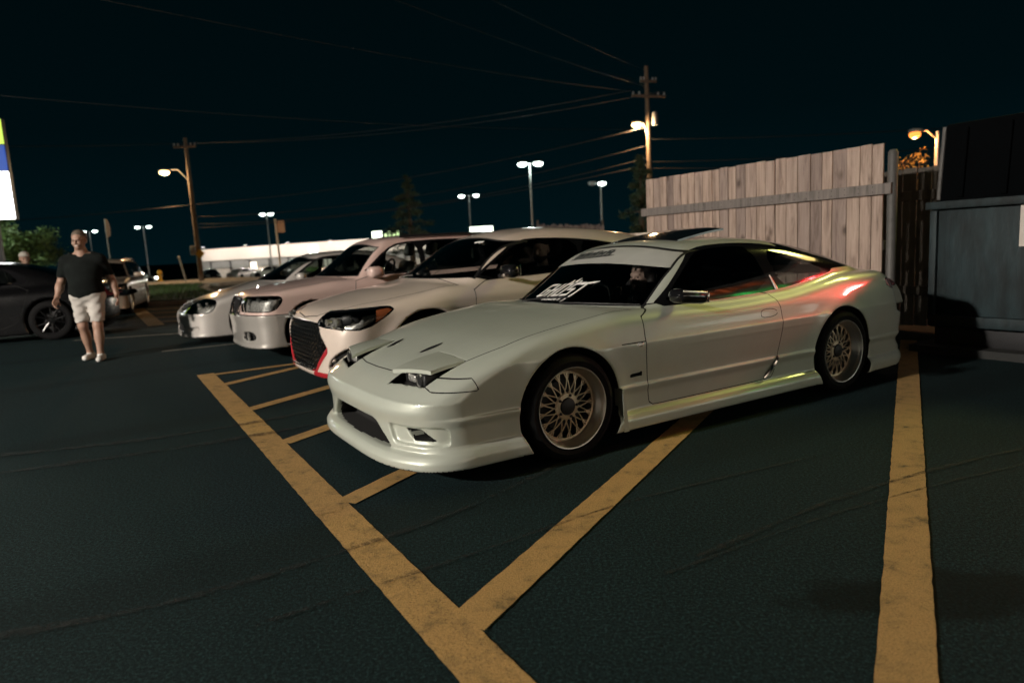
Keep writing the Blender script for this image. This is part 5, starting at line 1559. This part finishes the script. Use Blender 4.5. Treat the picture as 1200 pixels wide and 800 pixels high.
slab('kerb', [tuple(bay(a, c)[:2]) for a, c in ((4.35, -.30), (4.35, -2.6), (5.6, -2.6), (5.6, -.30))], .07, MT['road'], -.05)

# ------------------------------------------------------------------ poles, lamps, wires
MT['pole_wood'] = wood('utility_pole_wood', (.08, .055, .04), (.15, .11, .08), (.21, .16, .115))
MT['galv'] = mat('galvanised_steel', (.30, .31, .31), .5, .6)
MT['insul'] = mat('insulator_ceramic', (.35, .36, .36), .3)
E_SOD = emis('sodium_lamp', (1., .60, .24), 14.); E_LED = emis('led_lamp', (.84, 1., .92), 14.); E_ORANGE = emis('orange_lamp', (1., .26, .04), 2.6)
def point(name, loc, power, col, r=.12, spot=None, aim=None, blend=.5):
    l = bpy.data.lights.new(name, 'SPOT' if spot else 'POINT'); l.energy = power; l.color = col; l.shadow_soft_size = r
    if spot: l.spot_size = math.radians(spot); l.spot_blend = blend
    o = bpy.data.objects.new(name, l); COL.objects.link(o); o.location = loc
    if aim is not None:
        d = Vector(aim)-Vector(loc); o.rotation_euler = d.to_track_quat('-Z', 'Y').to_euler()
    return o
def utility_pole(base, top, label, arm_dir, lamp, lampz, cross, power, sign=False, lean=0.):
    bx, by, bz = base; root = empty('utility_pole', base, 0, label=label, cat='utility pole', group='utility poles')
    H = top[2]-bz; t = Vector(top)-Vector(base)
    g = MB().tube([(0, 0, -.3), tuple(t*.5), tuple(t)], [.145, .12, .095], 14); g.build('pole', MT['pole_wood'], root)
    for zc, L in cross:
        c = t*(zc/H); a = Vector((math.cos(arm_dir), math.sin(arm_dir), 0))
        arm = MB().box(tuple(c+Vector((a.y, -a.x, 0))*.16), (L, .10, .12), rz=arm_dir, bev=.01).build('crossarm', MT['pole_wood'], root)
        for s in (-.46, -.28, .28, .46):
            p = c+a*L*s; MB().lathe([(.03, .06), (.055, .09), (.03, .13), (.055, .16), (.03, .20), (.001, .22)], c=tuple(p+Vector((a.y, -a.x, 0))*.16), n=10).build('insulator', MT['insul'], arm)
    L = Vector(lamp)-Vector(base); r0 = t*(lampz/H)
    side = L-r0
    MB().tube([tuple(r0), tuple(r0+side*.45+Vector((0, 0, .42))), tuple(L+Vector((0, 0, .10)))], .035, 8).build('lamp_arm', MT['galv'], root)
    h = empty('lamp_head', tuple(L), math.atan2(side.y, side.x), root)
    MB().ball((0, 0, .08), (.34, .16, .10), 2).build('lamp_hood', MT['galv'], h)
    MB().ball((.02, 0, -.05), (.27, .20, .15), 2).build('lamp_globe', E_SOD, h)
    return root
UL = utility_pole((-17.5, 39.2, 0), (-17.55, 39.3, 8.05), 'leaning utility pole with yellow sign plate beside the pale shop', .0, (-18.75, 39.0, 6.25), 5.65, ((7.55, 1.25),), 500)
UR = utility_pole((7.35, 34.9, 0), (7.30, 35.0, 9.5), 'tall utility pole with glowing lamp rising behind the fence', .35, (6.72, 34.7, 6.75), 6.1, ((8.05, 1.9), (8.75, .9)), 500)
MB().box((.16, -.16, 1.66), (.38, .03, .38), M=Matrix.Rotation(PI/4, 4, 'Y')).build('sign_plate', mat('yellow_sign_plate', (.50, .30, .04), .5), UL, smooth=False)
MB().box((-.22, -.12, 1.85), (.30, .20, .50), bev=.03).build('meter_box', MT['galv'], UL)
MB().lathe([(.16, -.35), (.17, 0), (.12, .30), (.001, .33)], c=(.30, .0, 7.0), n=16).build('transformer_can', MT['galv'], UR)

def lot_lamp(base, H, label, heads=((-.45, 0), (.45, 0)), lit=(1, 1), rz=0., r=.09):
    root = empty('lamp_post', base, rz, label=label, cat='lamp post', group='car park lamp posts')
    MB().tube([(0, 0, 0), (0, 0, H)], [r, r*.75], 10).build('pole', MT['galv'], root)
    MB().lathe([(.28, 0), (.28, .55), (.24, .62), (.001, .62)], n=16).build('base', MT['concrete'], root)
    for (x, y), on in zip(heads, lit):
        h = empty('lamp_head', (x, y, H), 0, root)
        MB().tube([(-x*.98, -y, 0), (0, 0, .05)], .035, 6).build('bracket', MT['galv'], h)
        MB().box((0, 0, .10), (.62, .42, .14), bev=.05).build('lamp_hood', MT['galv'], h)
        MB().ball((0, 0, -.02), (.33, .27, .18), 2).build('lamp_lens', E_LED if on else MT['insul'], h)
    return root
lot_lamp((-26.1, 76.2, zg(0, 76)), 6.0-zg(0, 76), 'twin headed lamp post in front of the pale shop')
lot_lamp((-3.6, 71.2, zg(0, 71)), 6.4-zg(0, 71), 'twin headed lamp post above the lit shop sign', ((-.75, 0), (.75, 0)))
lot_lamp((1.9, 49.0, zg(0, 49)), 6.75-zg(0, 49), 'tallest twin headed lamp post, behind the hatchback roof', ((-.52, 0), (.62, .2)))
lot_lamp((7.8, 56.0, zg(0, 56)), 5.7-zg(0, 56), 'lamp post beside the utility pole, one head dark', ((-.70, -.1), (.10, 0)), (0, 1))
lot_lamp((-50.3, 96.5, zg(0, 96)), 6.4-zg(0, 96), 'twin headed lamp post far off over the parked cars', ((-.8, 0), (.8, 0)))
lot_lamp((-57.9, 96.6, zg(0, 96)), 6.2-zg(0, 96), 'far twin headed lamp post just above the walking man', ((-.8, 0), (.8, 0)))
# orange lamp on its own post behind the container
root = empty('street_lamp', (11.5, 18.5, 0), 0, label='orange street lamp glowing over the dark fence beside the container lid', cat='street lamp')
MB().tube([(0, 0, 0), (0, 0, 3.55)], [.07, .05], 10).build('pole', MT['galv'], root)
MB().tube([(0, 0, 3.35), (-.30, 0, 3.60), (-.50, 0, 3.56)], .025, 8).build('lamp_arm', MT['galv'], root)
MB().ball((-.58, 0, 3.60), (.20, .12, .07), 2).build('lamp_hood', MT['galv'], root)
MB().ball((-.60, 0, 3.50), (.15, .13, .11), 2).build('lamp_globe', E_ORANGE, root)

MT['wire'] = mat('cable', (.010, .010, .010), .6)
def wire(p, q, sag, label, r=.016, n=22):
    p, q = Vector(p), Vector(q); pts = []
    for i in range(n+1):
        t = i/n; v = p.lerp(q, t); v.z -= sag*4*t*(1-t); pts.append(v)
    o = MB().tube(pts, r, 5, cap=True).build('overhead_wire', MT['wire'], smooth=True)
    tag(o, label, 'cable', 'overhead wires')
A = Vector((-17.5, 39.3, 0)); B = Vector((7.3, 35.0, 0))
WL = 'thin dark overhead cable strung between the poles against the night sky'
wire((-17.9, 39.3, 7.75), (6.5, 34.7, 8.35), .5, WL); wire((-17.0, 39.3, 7.75), (8.1, 35.3, 8.35), .6, WL)
for z0, z1, s in ((4.4, 6.6, .5), (3.7, 5.7, .7), (3.3, 5.1, .7), (3.1, 4.75, .5)): wire((-17.4, 39.2, z0), (7.2, 34.9, z1), s, WL, .022)
for z1, z2 in ((6.0, 6.2), (4.9, 5.6), (4.6, 4.5)): wire((7.4, 34.9, z1), (42, 30, z2), .6, WL, .02)
WT = 'thin dark cable running from the tall pole high over the car park'
wire((6.5, 34.7, 8.3), (-18, 4, 6.9), .5, WT, .008); wire((8.0, 35.2, 8.35), (-14, 2, 8.2), .5, WT, .008); wire((7.3, 35, 9.3), (-11.5, 2, 8.8), .5, WT, .008)
wire((7.2, 34.9, 6.5), (-22, 12.2, 6.3), .6, WT, .010); wire((-17.9, 39.3, 7.75), (-46, 26, 8.3), .5, 'thin dark cable leaving the leaning pole towards the lit pylon', .018); wire((-17.4, 39.2, 4.4), (-50, 28, 4.6), .8, 'thin dark cable leaving the leaning pole towards the lit pylon', .018)

# ------------------------------------------------------------------ far shop, signs, posts
MT['cladding'] = mat('pale_cladding', (.66, .60, .54), .7, var=.05, vscale=.4)
MT['cladding_grey'] = mat('grey_cladding', (.22, .22, .21), .7, var=.12, vscale=.6)
MT['shopwall'] = mat('pale_shop_wall', (.42, .38, .33), .75, var=.15, vscale=.5)
E_WARM = emis('lit_window', (1., .86, .68), 3.2); E_GREEN = emis('lit_green_sign', (.72, 1., .45), 2.0); E_WHITE = emis('lit_white_sign', (.92, 1., .80), 5.)
def far_shop():
    z0 = -1.9; root = empty('shop_building', (-42.6, 96, z0), .0, label='long low shop with white fascia and lit windows across the road', cat='building')
    L = 33
    MB().box((L/2, 6, 2.2), (L, 12, 4.4)).build('wall', MT['shopwall'], root, smooth=False)
    MB().box((L/2, -.10, 2.55), (L-.2, .20, .95)).build('window_band', MT['cladding_grey'], root, smooth=False)
    g = MB().prism([(-.3, 3.15), (L+.3, 3.15), (L+.3, 5.15), (-.3, 4.72)], lambda a, b: (a, -.55, b), lambda a, b: (a, .6, b)); g.build('fascia', MT['cladding'], root, smooth=False)
    MB().box((L/2, 6, 4.55), (L-1, 11, .3)).build('roof', MT['cladding_grey'], root, smooth=False)
    for x, w, z, h, m in ((7.3, .8, 1.9, 1.5, E_WARM), (9.1, .55, 1.2, .8, E_WARM), (17.6, 1.0, 2.2, 1.7, E_WARM), (24.0, 3.2, 2.0, 1.2, E_WARM)):
        w_ = MB().box((x, -.24, z), (w, .08, h)).build('window', m, root, smooth=False)
    for k in range(12): MB().box((1.4+k*2.7, -.26, 2.35), (.14, .12, 1.35)).build('pilaster', MT['dark_metal'], root, smooth=False)
    for x in (5.0, 11.3, 20.4, 27.5): MB().box((x, -.22, 1.1), (1.1, .1, 2.1)).build('door', MT['cladding_grey'], root, smooth=False)
    MB().box((16.3, -.30, 1.25), (3.4, .12, .55)).build('awning', mat('green_awning', (.18, .34, .10), .6), root, smooth=False)
    MB().box((15.9, -.62, 3.95), (1.15, .1, 1.05)).build('fascia_sign', E_WHITE, root, smooth=False)
    for k in range(6): MB().box((2.5+k*5.6, -4.6, 5.0), (.3, .5, .12)).build('floodlight', MT['galv'], root, smooth=False)
far_shop()
def sign_panel(name, loc, size, m, label, cat, post=True, rz=0., frame=True):
    root = empty(name, (loc[0], loc[1], zg(loc[0], loc[1])), rz, label=label, cat=cat)
    zc = loc[2]-zg(loc[0], loc[1])
    MB().box((0, 0, zc), size, bev=.01).build('sign_face', m, root, smooth=False)
    if frame: MB().box((0, .06, zc), (size[0]+.08, size[1], size[2]+.08), bev=.01).build('sign_frame', MT['dark_metal'], root, smooth=False)
    if post: MB().tube([(0, .1, 0), (0, .1, zc)], .06, 8).build('post', MT['galv'], root)
    return root
LS = sign_panel('lit_sign', (-2.15, 60.8, 2.62), (2.0, .15, .62), E_WHITE, 'bright white shop sign glowing above the hatchback windscreen top', 'sign')
for dx, dz in ((-.55, .02), (0, -.03), (.55, .03)): pass
GS = sign_panel('lit_sign', (-13.2, 70.9, 2.90), (1.0, .15, .80), E_WHITE, 'small bright sign with green letters beside the conifer', 'sign')
for k in range(4): MB().box((.85+.42*k, -.02, 1.65+2.0+.12*(k % 2)-.5+.45), (.26, .06, .50 if k % 2 else .34), bev=.02).build('green_letter', E_GREEN, GS, smooth=False)
rs = empty('road_sign', (-15.0, 45.5, zg(0, 45.5)), 0, label='rectangular sign on a pale post beside the twin lamp', cat='sign')
MB().tube([(0, 0, 0), (-.05, 0, 3.75)], .07, 8).build('post', mat('pale_post', (.55, .46, .36), .6), rs); MB().box((.28, 0, 3.25), (.50, .05, .80), bev=.02).build('sign_plate', mat('brown_sign_plate', (.34, .19, .11), .5), rs, smooth=False)
rs = empty('feather_flag', (-23.5, 40.9, 0), 0, label='pale feather flag on a thin pole above the silver van', cat='flag')
MB().tube([(0, 0, 0), (-.02, 0, 4.0)], .03, 8).build('pole', MT['galv'], rs)
g = MB().prism([(0, 2.9), (.20, 3.0), (.24, 3.5), (.12, 3.95), (-.02, 4.0)], lambda a, b: (a, .0, b), lambda a, b: (a, .02, b)); g.build('flag_cloth', mat('flag_cloth', (.35, .32, .32), .8), rs, smooth=False)
bo = empty('marker_post', (-18.83, 40.2, 0), 0, label='short leaning grey post beside the utility pole', cat='post')
MB().tube([(0, 0, 0), (-.27, 0, 1.50)], .055, 8).build('pole', MT['galv'], bo); MB().ball((-.28, 0, 1.52), .08, 2).build('reflector_cap', MT['insul'], bo)
hy = empty('fire_hydrant', (-21.4, 42.3, .13), 0, label='small yellow hydrant on the pavement edge', cat='hydrant')
MB().lathe([(.17, 0), (.17, .06), (.12, .08), (.12, .48), (.15, .50), (.15, .56), (.10, .66), (.03, .70), (.001, .72)], n=16).build('barrel', mat('hydrant_yellow', (.55, .33, .03), .5), hy)
for a in (0, PI/2, PI): MB().lathe([(.06, .10), (.06, .19), (.001, .20)], c=(0, 0, .38), axis='X' if a != PI/2 else 'Y', n=10).build('outlet', MT['galv'], hy)

# pylon sign at the edge
E_PG = emis('pylon_green', (.70, 1., .12), 1.1); E_PB = emis('pylon_blue', (.0, .07, .40), 1.); E_PW = emis('pylon_white', (1., 1., .98), 7.)
py = empty('pylon_sign', (-16.34, 20.7, 0), math.radians(20), label='tall lit pylon sign with green, blue and white panels', cat='sign')
MB().box((0, .25, 4.28), (3.06, .30, 3.0), bev=.02).build('cabinet', MT['dark_metal'], py, smooth=False)
for x in (-1.1, .9): MB().box((x, .28, 1.4), (.22, .22, 2.8)).build('post', MT['dark_metal'], py, smooth=False)
for z0, z1, m in ((5.02, 5.75, E_PG), (4.24, 4.98, E_PB), (3.52, 4.20, E_PW), (2.80, 3.49, E_PW)):
    MB().box((0, .05, (z0+z1)/2), (3.04, .08, z1-z0), bev=.006).build('sign_panel', m, py, smooth=False)
# ------------------------------------------------------------------ other vehicles
BLACK, _ = build_saloon('saloon_car', MT['ink'], Vector((-10.85, 11.55, 0)), math.radians(21.7), 'black saloon at the edge of the car park, tail towards the row of white cars', 'other cars in the car park', .026, False, 'black')
BLACK.scale = (1.08, 1.08, 1.10)
build_estate(Vector((-10.35, 17.05, 0)), math.radians(110), 'beige estate car facing us behind the walking man', MT['champ'], MT['champ'], 'other cars in the car park', .028)
def far_car():
    S = {a: b for a, b in S4.items() if a != 'extra'}
    sk, f = car_skin(S, .05, 1.4)
    root = empty('parked_car', (0, 0, 0))
    dlo = poly2([(.58, .86), (1.5, .868), (2.42, .888), (2.15, 1.12), (1.8, 1.19), (1.4, 1.195), (1.15, 1.178), (.98, 1.12)])
    def ws(V, N): return np.maximum(np.maximum(np.abs(V[:, 1])-.60, .90-V[:, 2]), np.maximum(V[:, 2]-1.17, V[:, 0]-1.1))
    lamp = P2(LF, 'xz', lambda V, N: .40-np.abs(V[:, 1]))
    out = parts_from(sk, [dict(name='wheel_well', f=well_region(S), mat=MT['well'], split='xy'), dict(name='headlight', f=lamp, mat=MT['lampback'], split='y'), dict(name='windscreen', f=ws, mat=MT['gloss_black']), dict(name='side_window', f=P2(dlo, 'xz', on_side), mat=MT['gloss_black'], split='y')], 'body_shell', MT['sedan'], root)
    for x in (0, 2.6):
        for sy in (-1, 1): MB().lathe([(.001, 0), (.2, .01), (.22, -.005), (.29, 0), (.31, .03), (.31, .18), (.2, .2)], c=(x, sy*.83 if sy < 0 else .63, .31), axis='Y', n=20).build('wheel', MT['rubber'], root)
    return root
LF = poly2([(-.92, .475), (-.78, .465), (-.58, .47), (-.49, .62), (-.54, .65), (-.70, .635), (-.86, .585)], 1)
FAR0 = far_car()
E_HEAD = emis('lit_headlamp', (1., .96, .85), 25.); E_TAIL = emis('lit_tail_lamp', (1., .08, .05), 4.)
spots = [(-38.6, 66, 250, 'sedan', 'white saloon parked across the road below the twin lamp'), (-36.4, 70, 200, 'sedan', 'pale car beyond the road with its headlamps lit'), (-44.0, 74, 265, 'ink', 'dark car across the road behind the silver van roof line'),
         (-33.5, 78, 120, 'ink', 'dark car parked between the utility pole and the yellow hydrant'), (-31.6, 84, 255, 'sedan', 'pale car in front of the shop just past the utility pole'), (-35.6, 90, 5, 'ink', 'dark car standing side on below the lit shop window'),
         (-29.0, 80, 10, 'silver', 'silver car side on in front of the shop, above the saloon bonnet'), (-27.5, 88, 240, 'sedan', 'pale car under the green awning of the shop'), (-52.0, 84, 20, 'sedan', 'pale car far across the road near the leaves of the round tree')]
for i, (x, y, a, p, lab) in enumerate(spots):
    o = FAR0 if i == 0 else copy_tree(FAR0)
    o.location = (x, y, zg(x, y)); o.rotation_euler = (0, 0, math.radians(a)); tag(o, lab, 'car', 'cars parked across the road')
    for ch in o.children:
        if ch.name.startswith('body_shell'):
            if i: ch.data = ch.data.copy()
            ch.data.materials[0] = MT[p]
        if ch.name.startswith('headlight') and i in (1, 4, 8):
            ch.data = ch.data.copy(); ch.data.materials[0] = E_HEAD

# ------------------------------------------------------------------ trees
MT['bark'] = mat('bark', (.06, .045, .03), .9, var=.4, vscale=8, bump=.6, bscale=30, stretch=(1, 1, .3))
def leafmat(name, a, b_):
    m, nt, N, L, b = nodes_of(name)
    g = N.new('ShaderNodeNewGeometry'); c = ramp(N, L, g.outputs['Random Per Island'], [(0, a), (.6, b_), (1, tuple(1.5*x for x in b_))])
    L.new(c, b.inputs['Base Color']); b.inputs['Roughness'].default_value = .6
    b.inputs['Transmission Weight'].default_value = .0
    return m
MT['leaf'] = leafmat('broad_leaves', (.03, .055, .015), (.07, .12, .03)); MT['needle'] = leafmat('dark_needles', (.012, .028, .014), (.03, .055, .025))
MT['leaf_warm'] = leafmat('ochre_leaves', (.06, .06, .015), (.12, .10, .03))
def tree(name, base, H, spread, label, m, n=2600, leaf=.16, conifer=False, zlow=.25, seed=1, group='trees around the car park', droop=.25):
    r = random.Random(seed); root = empty(name, base, 0, label=label, cat='tree', group=group)
    t = MB(); top = Vector((r.uniform(-.1, .1), r.uniform(-.1, .1), H*(.97 if conifer else .62)))
    t.tube([(0, 0, -.1), tuple(top*.5), tuple(top)], [H*.03+.02, H*.02, .012 if conifer else .05], 8)
    limbs = []
    K = 34 if conifer else 13
    for k in range(K):
        f = zlow+(1-zlow)*(k+.3)/K
        if conifer:
            L = spread*(1.02-f)**.8*r.uniform(.55, 1.15); a = k*2.4+r.uniform(-.4, .4); s = top*f
            e = s+Vector((math.cos(a)*L, math.sin(a)*L, L*r.uniform(-.25, .35)))
        else:
            a = k*2.4+r.uniform(-.5, .5); s = top*(zlow+(.95-zlow)*(k/K)); L = spread*r.uniform(.6, 1.05)*(1-.35*abs(f-.55))
            e = s+Vector((math.cos(a)*L, math.sin(a)*L, H*.38*r.uniform(.2, 1.)*(.4+f*.6)))
        e.z = min(e.z, H*.99); mid = s.lerp(e, .5)+Vector((0, 0, .08*L)); t.tube([tuple(s), tuple(mid), tuple(e)], [.05*H/8+.008, .03*H/8+.006, .008], 5, cap=False); limbs.append((s, mid, e, L))
    t.build('trunk', MT['bark'], root)
    cl = MB(); bm = cl.bm
    for k in range(n):
        s, mid, e, L = r.choice(limbs); u = r.random()**.6
        p = s.lerp(mid, u*2) if u < .5 else mid.lerp(e, u*2-1)
        rad = (.16*L+.10) if conifer else .34*spread
        q = Vector((r.gauss(0, 1), r.gauss(0, 1), r.gauss(0, .8))); q = q.normalized()*rad*r.random()**.5*(1.-.2*u)
        if conifer: q.z -= droop*q.length
        p = p+q; d = Vector((r.gauss(0, 1), r.gauss(0, 1), r.gauss(-.2, .6))).normalized(); w = d.cross(Vector((r.gauss(0, 1), r.gauss(0, 1), r.gauss(0, 1)))).normalized()
        l = leaf*r.uniform(.6, 1.3); b = l*(.16 if conifer else .42)
        nrm = d.cross(w)*b*.25
        vs = [bm.verts.new(p-d*l*.5), bm.verts.new(p+w*b*.5+nrm), bm.verts.new(p+d*l*.5), bm.verts.new(p-w*b*.5+nrm)]
        bm.faces.new(vs)
    cl.build('crown', m, root, smooth=False, fixn=False)
    return root
tree('broadleaf_tree', (-32.2, 46.0, 0), 5.35, 2.5, 'round leafy green tree behind the pylon sign, lit by an added lamp', MT['leaf'], 5200, .26, seed=3, zlow=.35)
tree('conifer_tree', (-6.3, 46.0, -.05), 6.35, 2.6, 'slim conifer with a ragged tip standing beyond the estate car', MT['needle'], 3600, .34, True, .18, 8)
tree('conifer_tree', (4.45, 22.6, 0), 3.95, 1.25, 'dark bushy conifer at the near end of the board fence', MT['needle'], 5200, .20, True, .05, 12)
tree('broadleaf_tree', (11.9, 19.7, 0), 3.55, .95, 'small tree with ochre leaves glowing under the orange lamp', MT['leaf_warm'], 1500, .11, seed=21, zlow=.5)

# ------------------------------------------------------------------ out of view: key lot lamp and mirrored shop; added tree lamp, yellow sign, wing
lot_lamp((-36, 40, 0), 6.6, 'added unseen twin headed lamp post beyond the pylon, lighting the round tree')  # post added out of view to light the round tree
near = lot_lamp((-14.2, -4.4, 0), 6.3, 'twin headed lamp post lighting the row of white cars', ((-.45, 0), (.45, 0)), rz=.4)
rs = empty('shop_building', (14.2, 3.4, 0), 0, label='shop with lit coloured signs whose glow mirrors in the coupe flank', cat='building')
MB().box((2.5, 1.5, 3.4), (5, 18, 6.8)).build('wall', MT['shopwall'], rs, smooth=False)
MB().box((-.06, 1.5, 6.75), (.4, 18.2, .3)).build('parapet', MT['cladding_grey'], rs, smooth=False)
E_SHOP = emis('lit_shop_window', (.92, 1., .86), 2.)
for y in (-4.6, -1.5, 1.6, 4.7):
    w_ = MB().box((-.02, y, 1.5), (.1, 2.3, 2.1)).build('window', E_SHOP, rs, smooth=False)
    MB().box((-.05, y, 1.5), (.12, .06, 2.1)).build('window_bar', MT['dark_metal'], w_, smooth=False); MB().box((-.08, y, .42), (.2, 2.4, .08)).build('sill', MT['concrete'], w_, smooth=False)
E_RED = emis('red_lightbox', (1., .045, .04), 16.); E_PINK = emis('pale_red_lightbox', (1., .62, .52), 120.); E_GRN = emis('green_lightbox', (.06, 1., .16), 7.); E_ORG = emis('orange_lightbox', (1., .20, .06), 4.); E_YEL = emis('added_yellow_lightbox', (1., .74, .25), 6.)
for y, z, sy, sz, m in ((3.1, 4.5, 1.9, .9, E_RED), (3.15, 4.60, .8, .16, E_PINK), (3.4, 4.32, .35, .10, E_PINK), (7.6, 7.9, 3.6, 1.5, E_YEL)):  # yellow box is an added roof sign, glow for the coupe's flank
    MB().box((-.16 if m is not E_PINK else -.24, y, z), (.12, sy, sz), bev=.02).build('lightbox', m, rs, smooth=False)

rt = random.Random(9); tubes = [(emis('green_neon', (.06, 1., .16), k), emis('orange_neon', (1., .20, .06), k*.45)) for k in (1.5, 3.5, 8.)]
for k in range(17):
    y = -1.05+k*.135
    for z, h, j in ((5.10, .75, 0), (6.15, .65, 1)):
        hh = h*rt.uniform(.45, 1.); MB().box((-.16, y+rt.uniform(-.02, .02), z+rt.uniform(-.1, .1)), (.10, .075, hh), bev=.02).build('neon_tube', rt.choice(tubes)[j], rs, smooth=False)
# added unseen shop wing, its warm windows glow as side fill for the cars
R = Matrix.Rotation(CAR_ANGLE, 4, 'Z')
def wing(x, y, z): return tuple(R @ Vector((x, y, z))+Vector((-4.7, -11.9, 0)))
MB().box(wing(0, -2.2, 1.9), (14, 4, 3.8), rz=CAR_ANGLE).build('fill_wing_wall', MT['shopwall'], rs, smooth=False)
MB().box(wing(0, -.1, 3.7), (14.3, .4, .3), rz=CAR_ANGLE).build('fill_wing_parapet', MT['cladding_grey'], rs, smooth=False)
MB().box((.9, 6.4, 7.4), (.25, 4.4, 1.4)).build('added_sign_support', MT['dark_metal'], rs, smooth=False)
E_WING = emis('fill_wing_window', (1., .82, .62), 1.7)
for k in range(5):
    w_ = MB().box(wing(-5.4+2.7*k, -.17, 1.5), (2.3, .1, 2.1), rz=CAR_ANGLE).build('window', E_WING, rs, smooth=False)
    MB().box(wing(-5.4+2.7*k, -.10, 1.5), (.06, .1, 2.1), rz=CAR_ANGLE).build('window_bar', MT['dark_metal'], w_, smooth=False)
# ------------------------------------------------------------------ light
w = bpy.data.worlds.new('World'); SC.world = w; w.use_nodes = True
N, L = w.node_tree.nodes, w.node_tree.links
tc = N.new('ShaderNodeTexCoord'); sx = N.new('ShaderNodeSeparateXYZ'); L.new(tc.outputs['Generated'], sx.inputs[0])
rp = N.new('ShaderNodeValToRGB'); el = rp.color_ramp.elements
el[0].position, el[0].color = 0., (.0006, .0066, .0090, 1); el[1].position, el[1].color = .55, (.0002, .0021, .0026, 1)
e = el.new(.16); e.color = (.0003, .0038, .0050, 1)
L.new(sx.outputs[2], rp.inputs[0]); L.new(rp.outputs[0], N['Background'].inputs[0]); N['Background'].inputs[1].default_value = 1.
WARM = (1., .86, .74)
d = Vector((math.cos(.4), math.sin(.4), 0))*.45
point('lot_lamp_light', (1.9, 49.0, 6.3), 900, (.80, 1., .90), .3)
for s, p, c in ((-1, 13500, (1., .87, .75)), (1, 13500, (1., .94, .84))):
    point('lot_lamp_light', Vector((-14.2, -4.4, 6.1))+d*s, p, c, .22, 150, (2, 6, .3), .6)
point('sodium_light', (-18.75, 39.0, 6.05), 1100, (1., .62, .30), .15)
point('sodium_light', (6.72, 34.7, 6.5), 1300, (1., .62, .30), .15)
point('orange_light', (10.9, 18.5, 3.40), 700, (1., .36, .10), .1)
for k in range(6): point('fascia_flood', (-42.6+2.5+k*5.6, 96-4.6, -1.9+4.7), 900, (1., .90, .80), .2)
point('flank_glow_spot', (13.0, 10.6, 8.7), 1500, (.98, 1., .24), 1.1, 26, (1.1, 4.6, .7), .9)  # added unseen spot, puts the yellow sheen on the coupe's door
point('flank_glow_spot', (13.7, 6.5, 4.5), 1500, (1., .03, .03), .35, 8., (2.95, 5.2, .70), 1.)  # added narrow spot, puts the red glow on the coupe's rear quarter
point('lot_lamp_light', (-36, 40, 6.4), 6000, (.85, 1., .80), .25)  # light of the added lamp post, brightens the round tree

# ------------------------------------------------------------------ camera and render settings
def make_camera():
    cd = bpy.data.cameras.new('camera'); cam = bpy.data.objects.new('camera', cd); COL.objects.link(cam)
    pitch, roll, h = .140260722, .0542829719, 1.20104
    cp, sp = math.cos(pitch), math.sin(pitch)
    f = Vector((0, cp, -sp)); u = Vector((0, sp, cp)); r = Vector((1, 0, 0))
    cr, sr = math.cos(roll), math.sin(roll)
    r2 = cr*r-sr*u; u2 = sr*r+cr*u
    M = Matrix((r2, u2, -f)).transposed().to_4x4(); M.translation = (0, 0, h)
    cam.matrix_world = M
    cd.sensor_width = 36; cd.lens = 800.1/1200*36; cd.clip_start = .05; cd.clip_end = 3000
    cd.dof.use_dof = True; cd.dof.focus_distance = 3.6; cd.dof.aperture_fstop = 1.8
    SC.camera = cam
    return cam
CAM = make_camera()
SC.render.engine = 'CYCLES'
SC.view_settings.view_transform = 'Standard'; SC.view_settings.look = 'None'
SC.view_settings.gamma = 1; SC.view_settings.exposure = 0
SC.cycles.use_denoising = True
SC.cycles.max_bounces = 8; SC.cycles.transparent_max_bounces = 16
SC.cycles.sample_clamp_indirect = 4; SC.cycles.caustics_reflective = False; SC.cycles.caustics_refractive = False
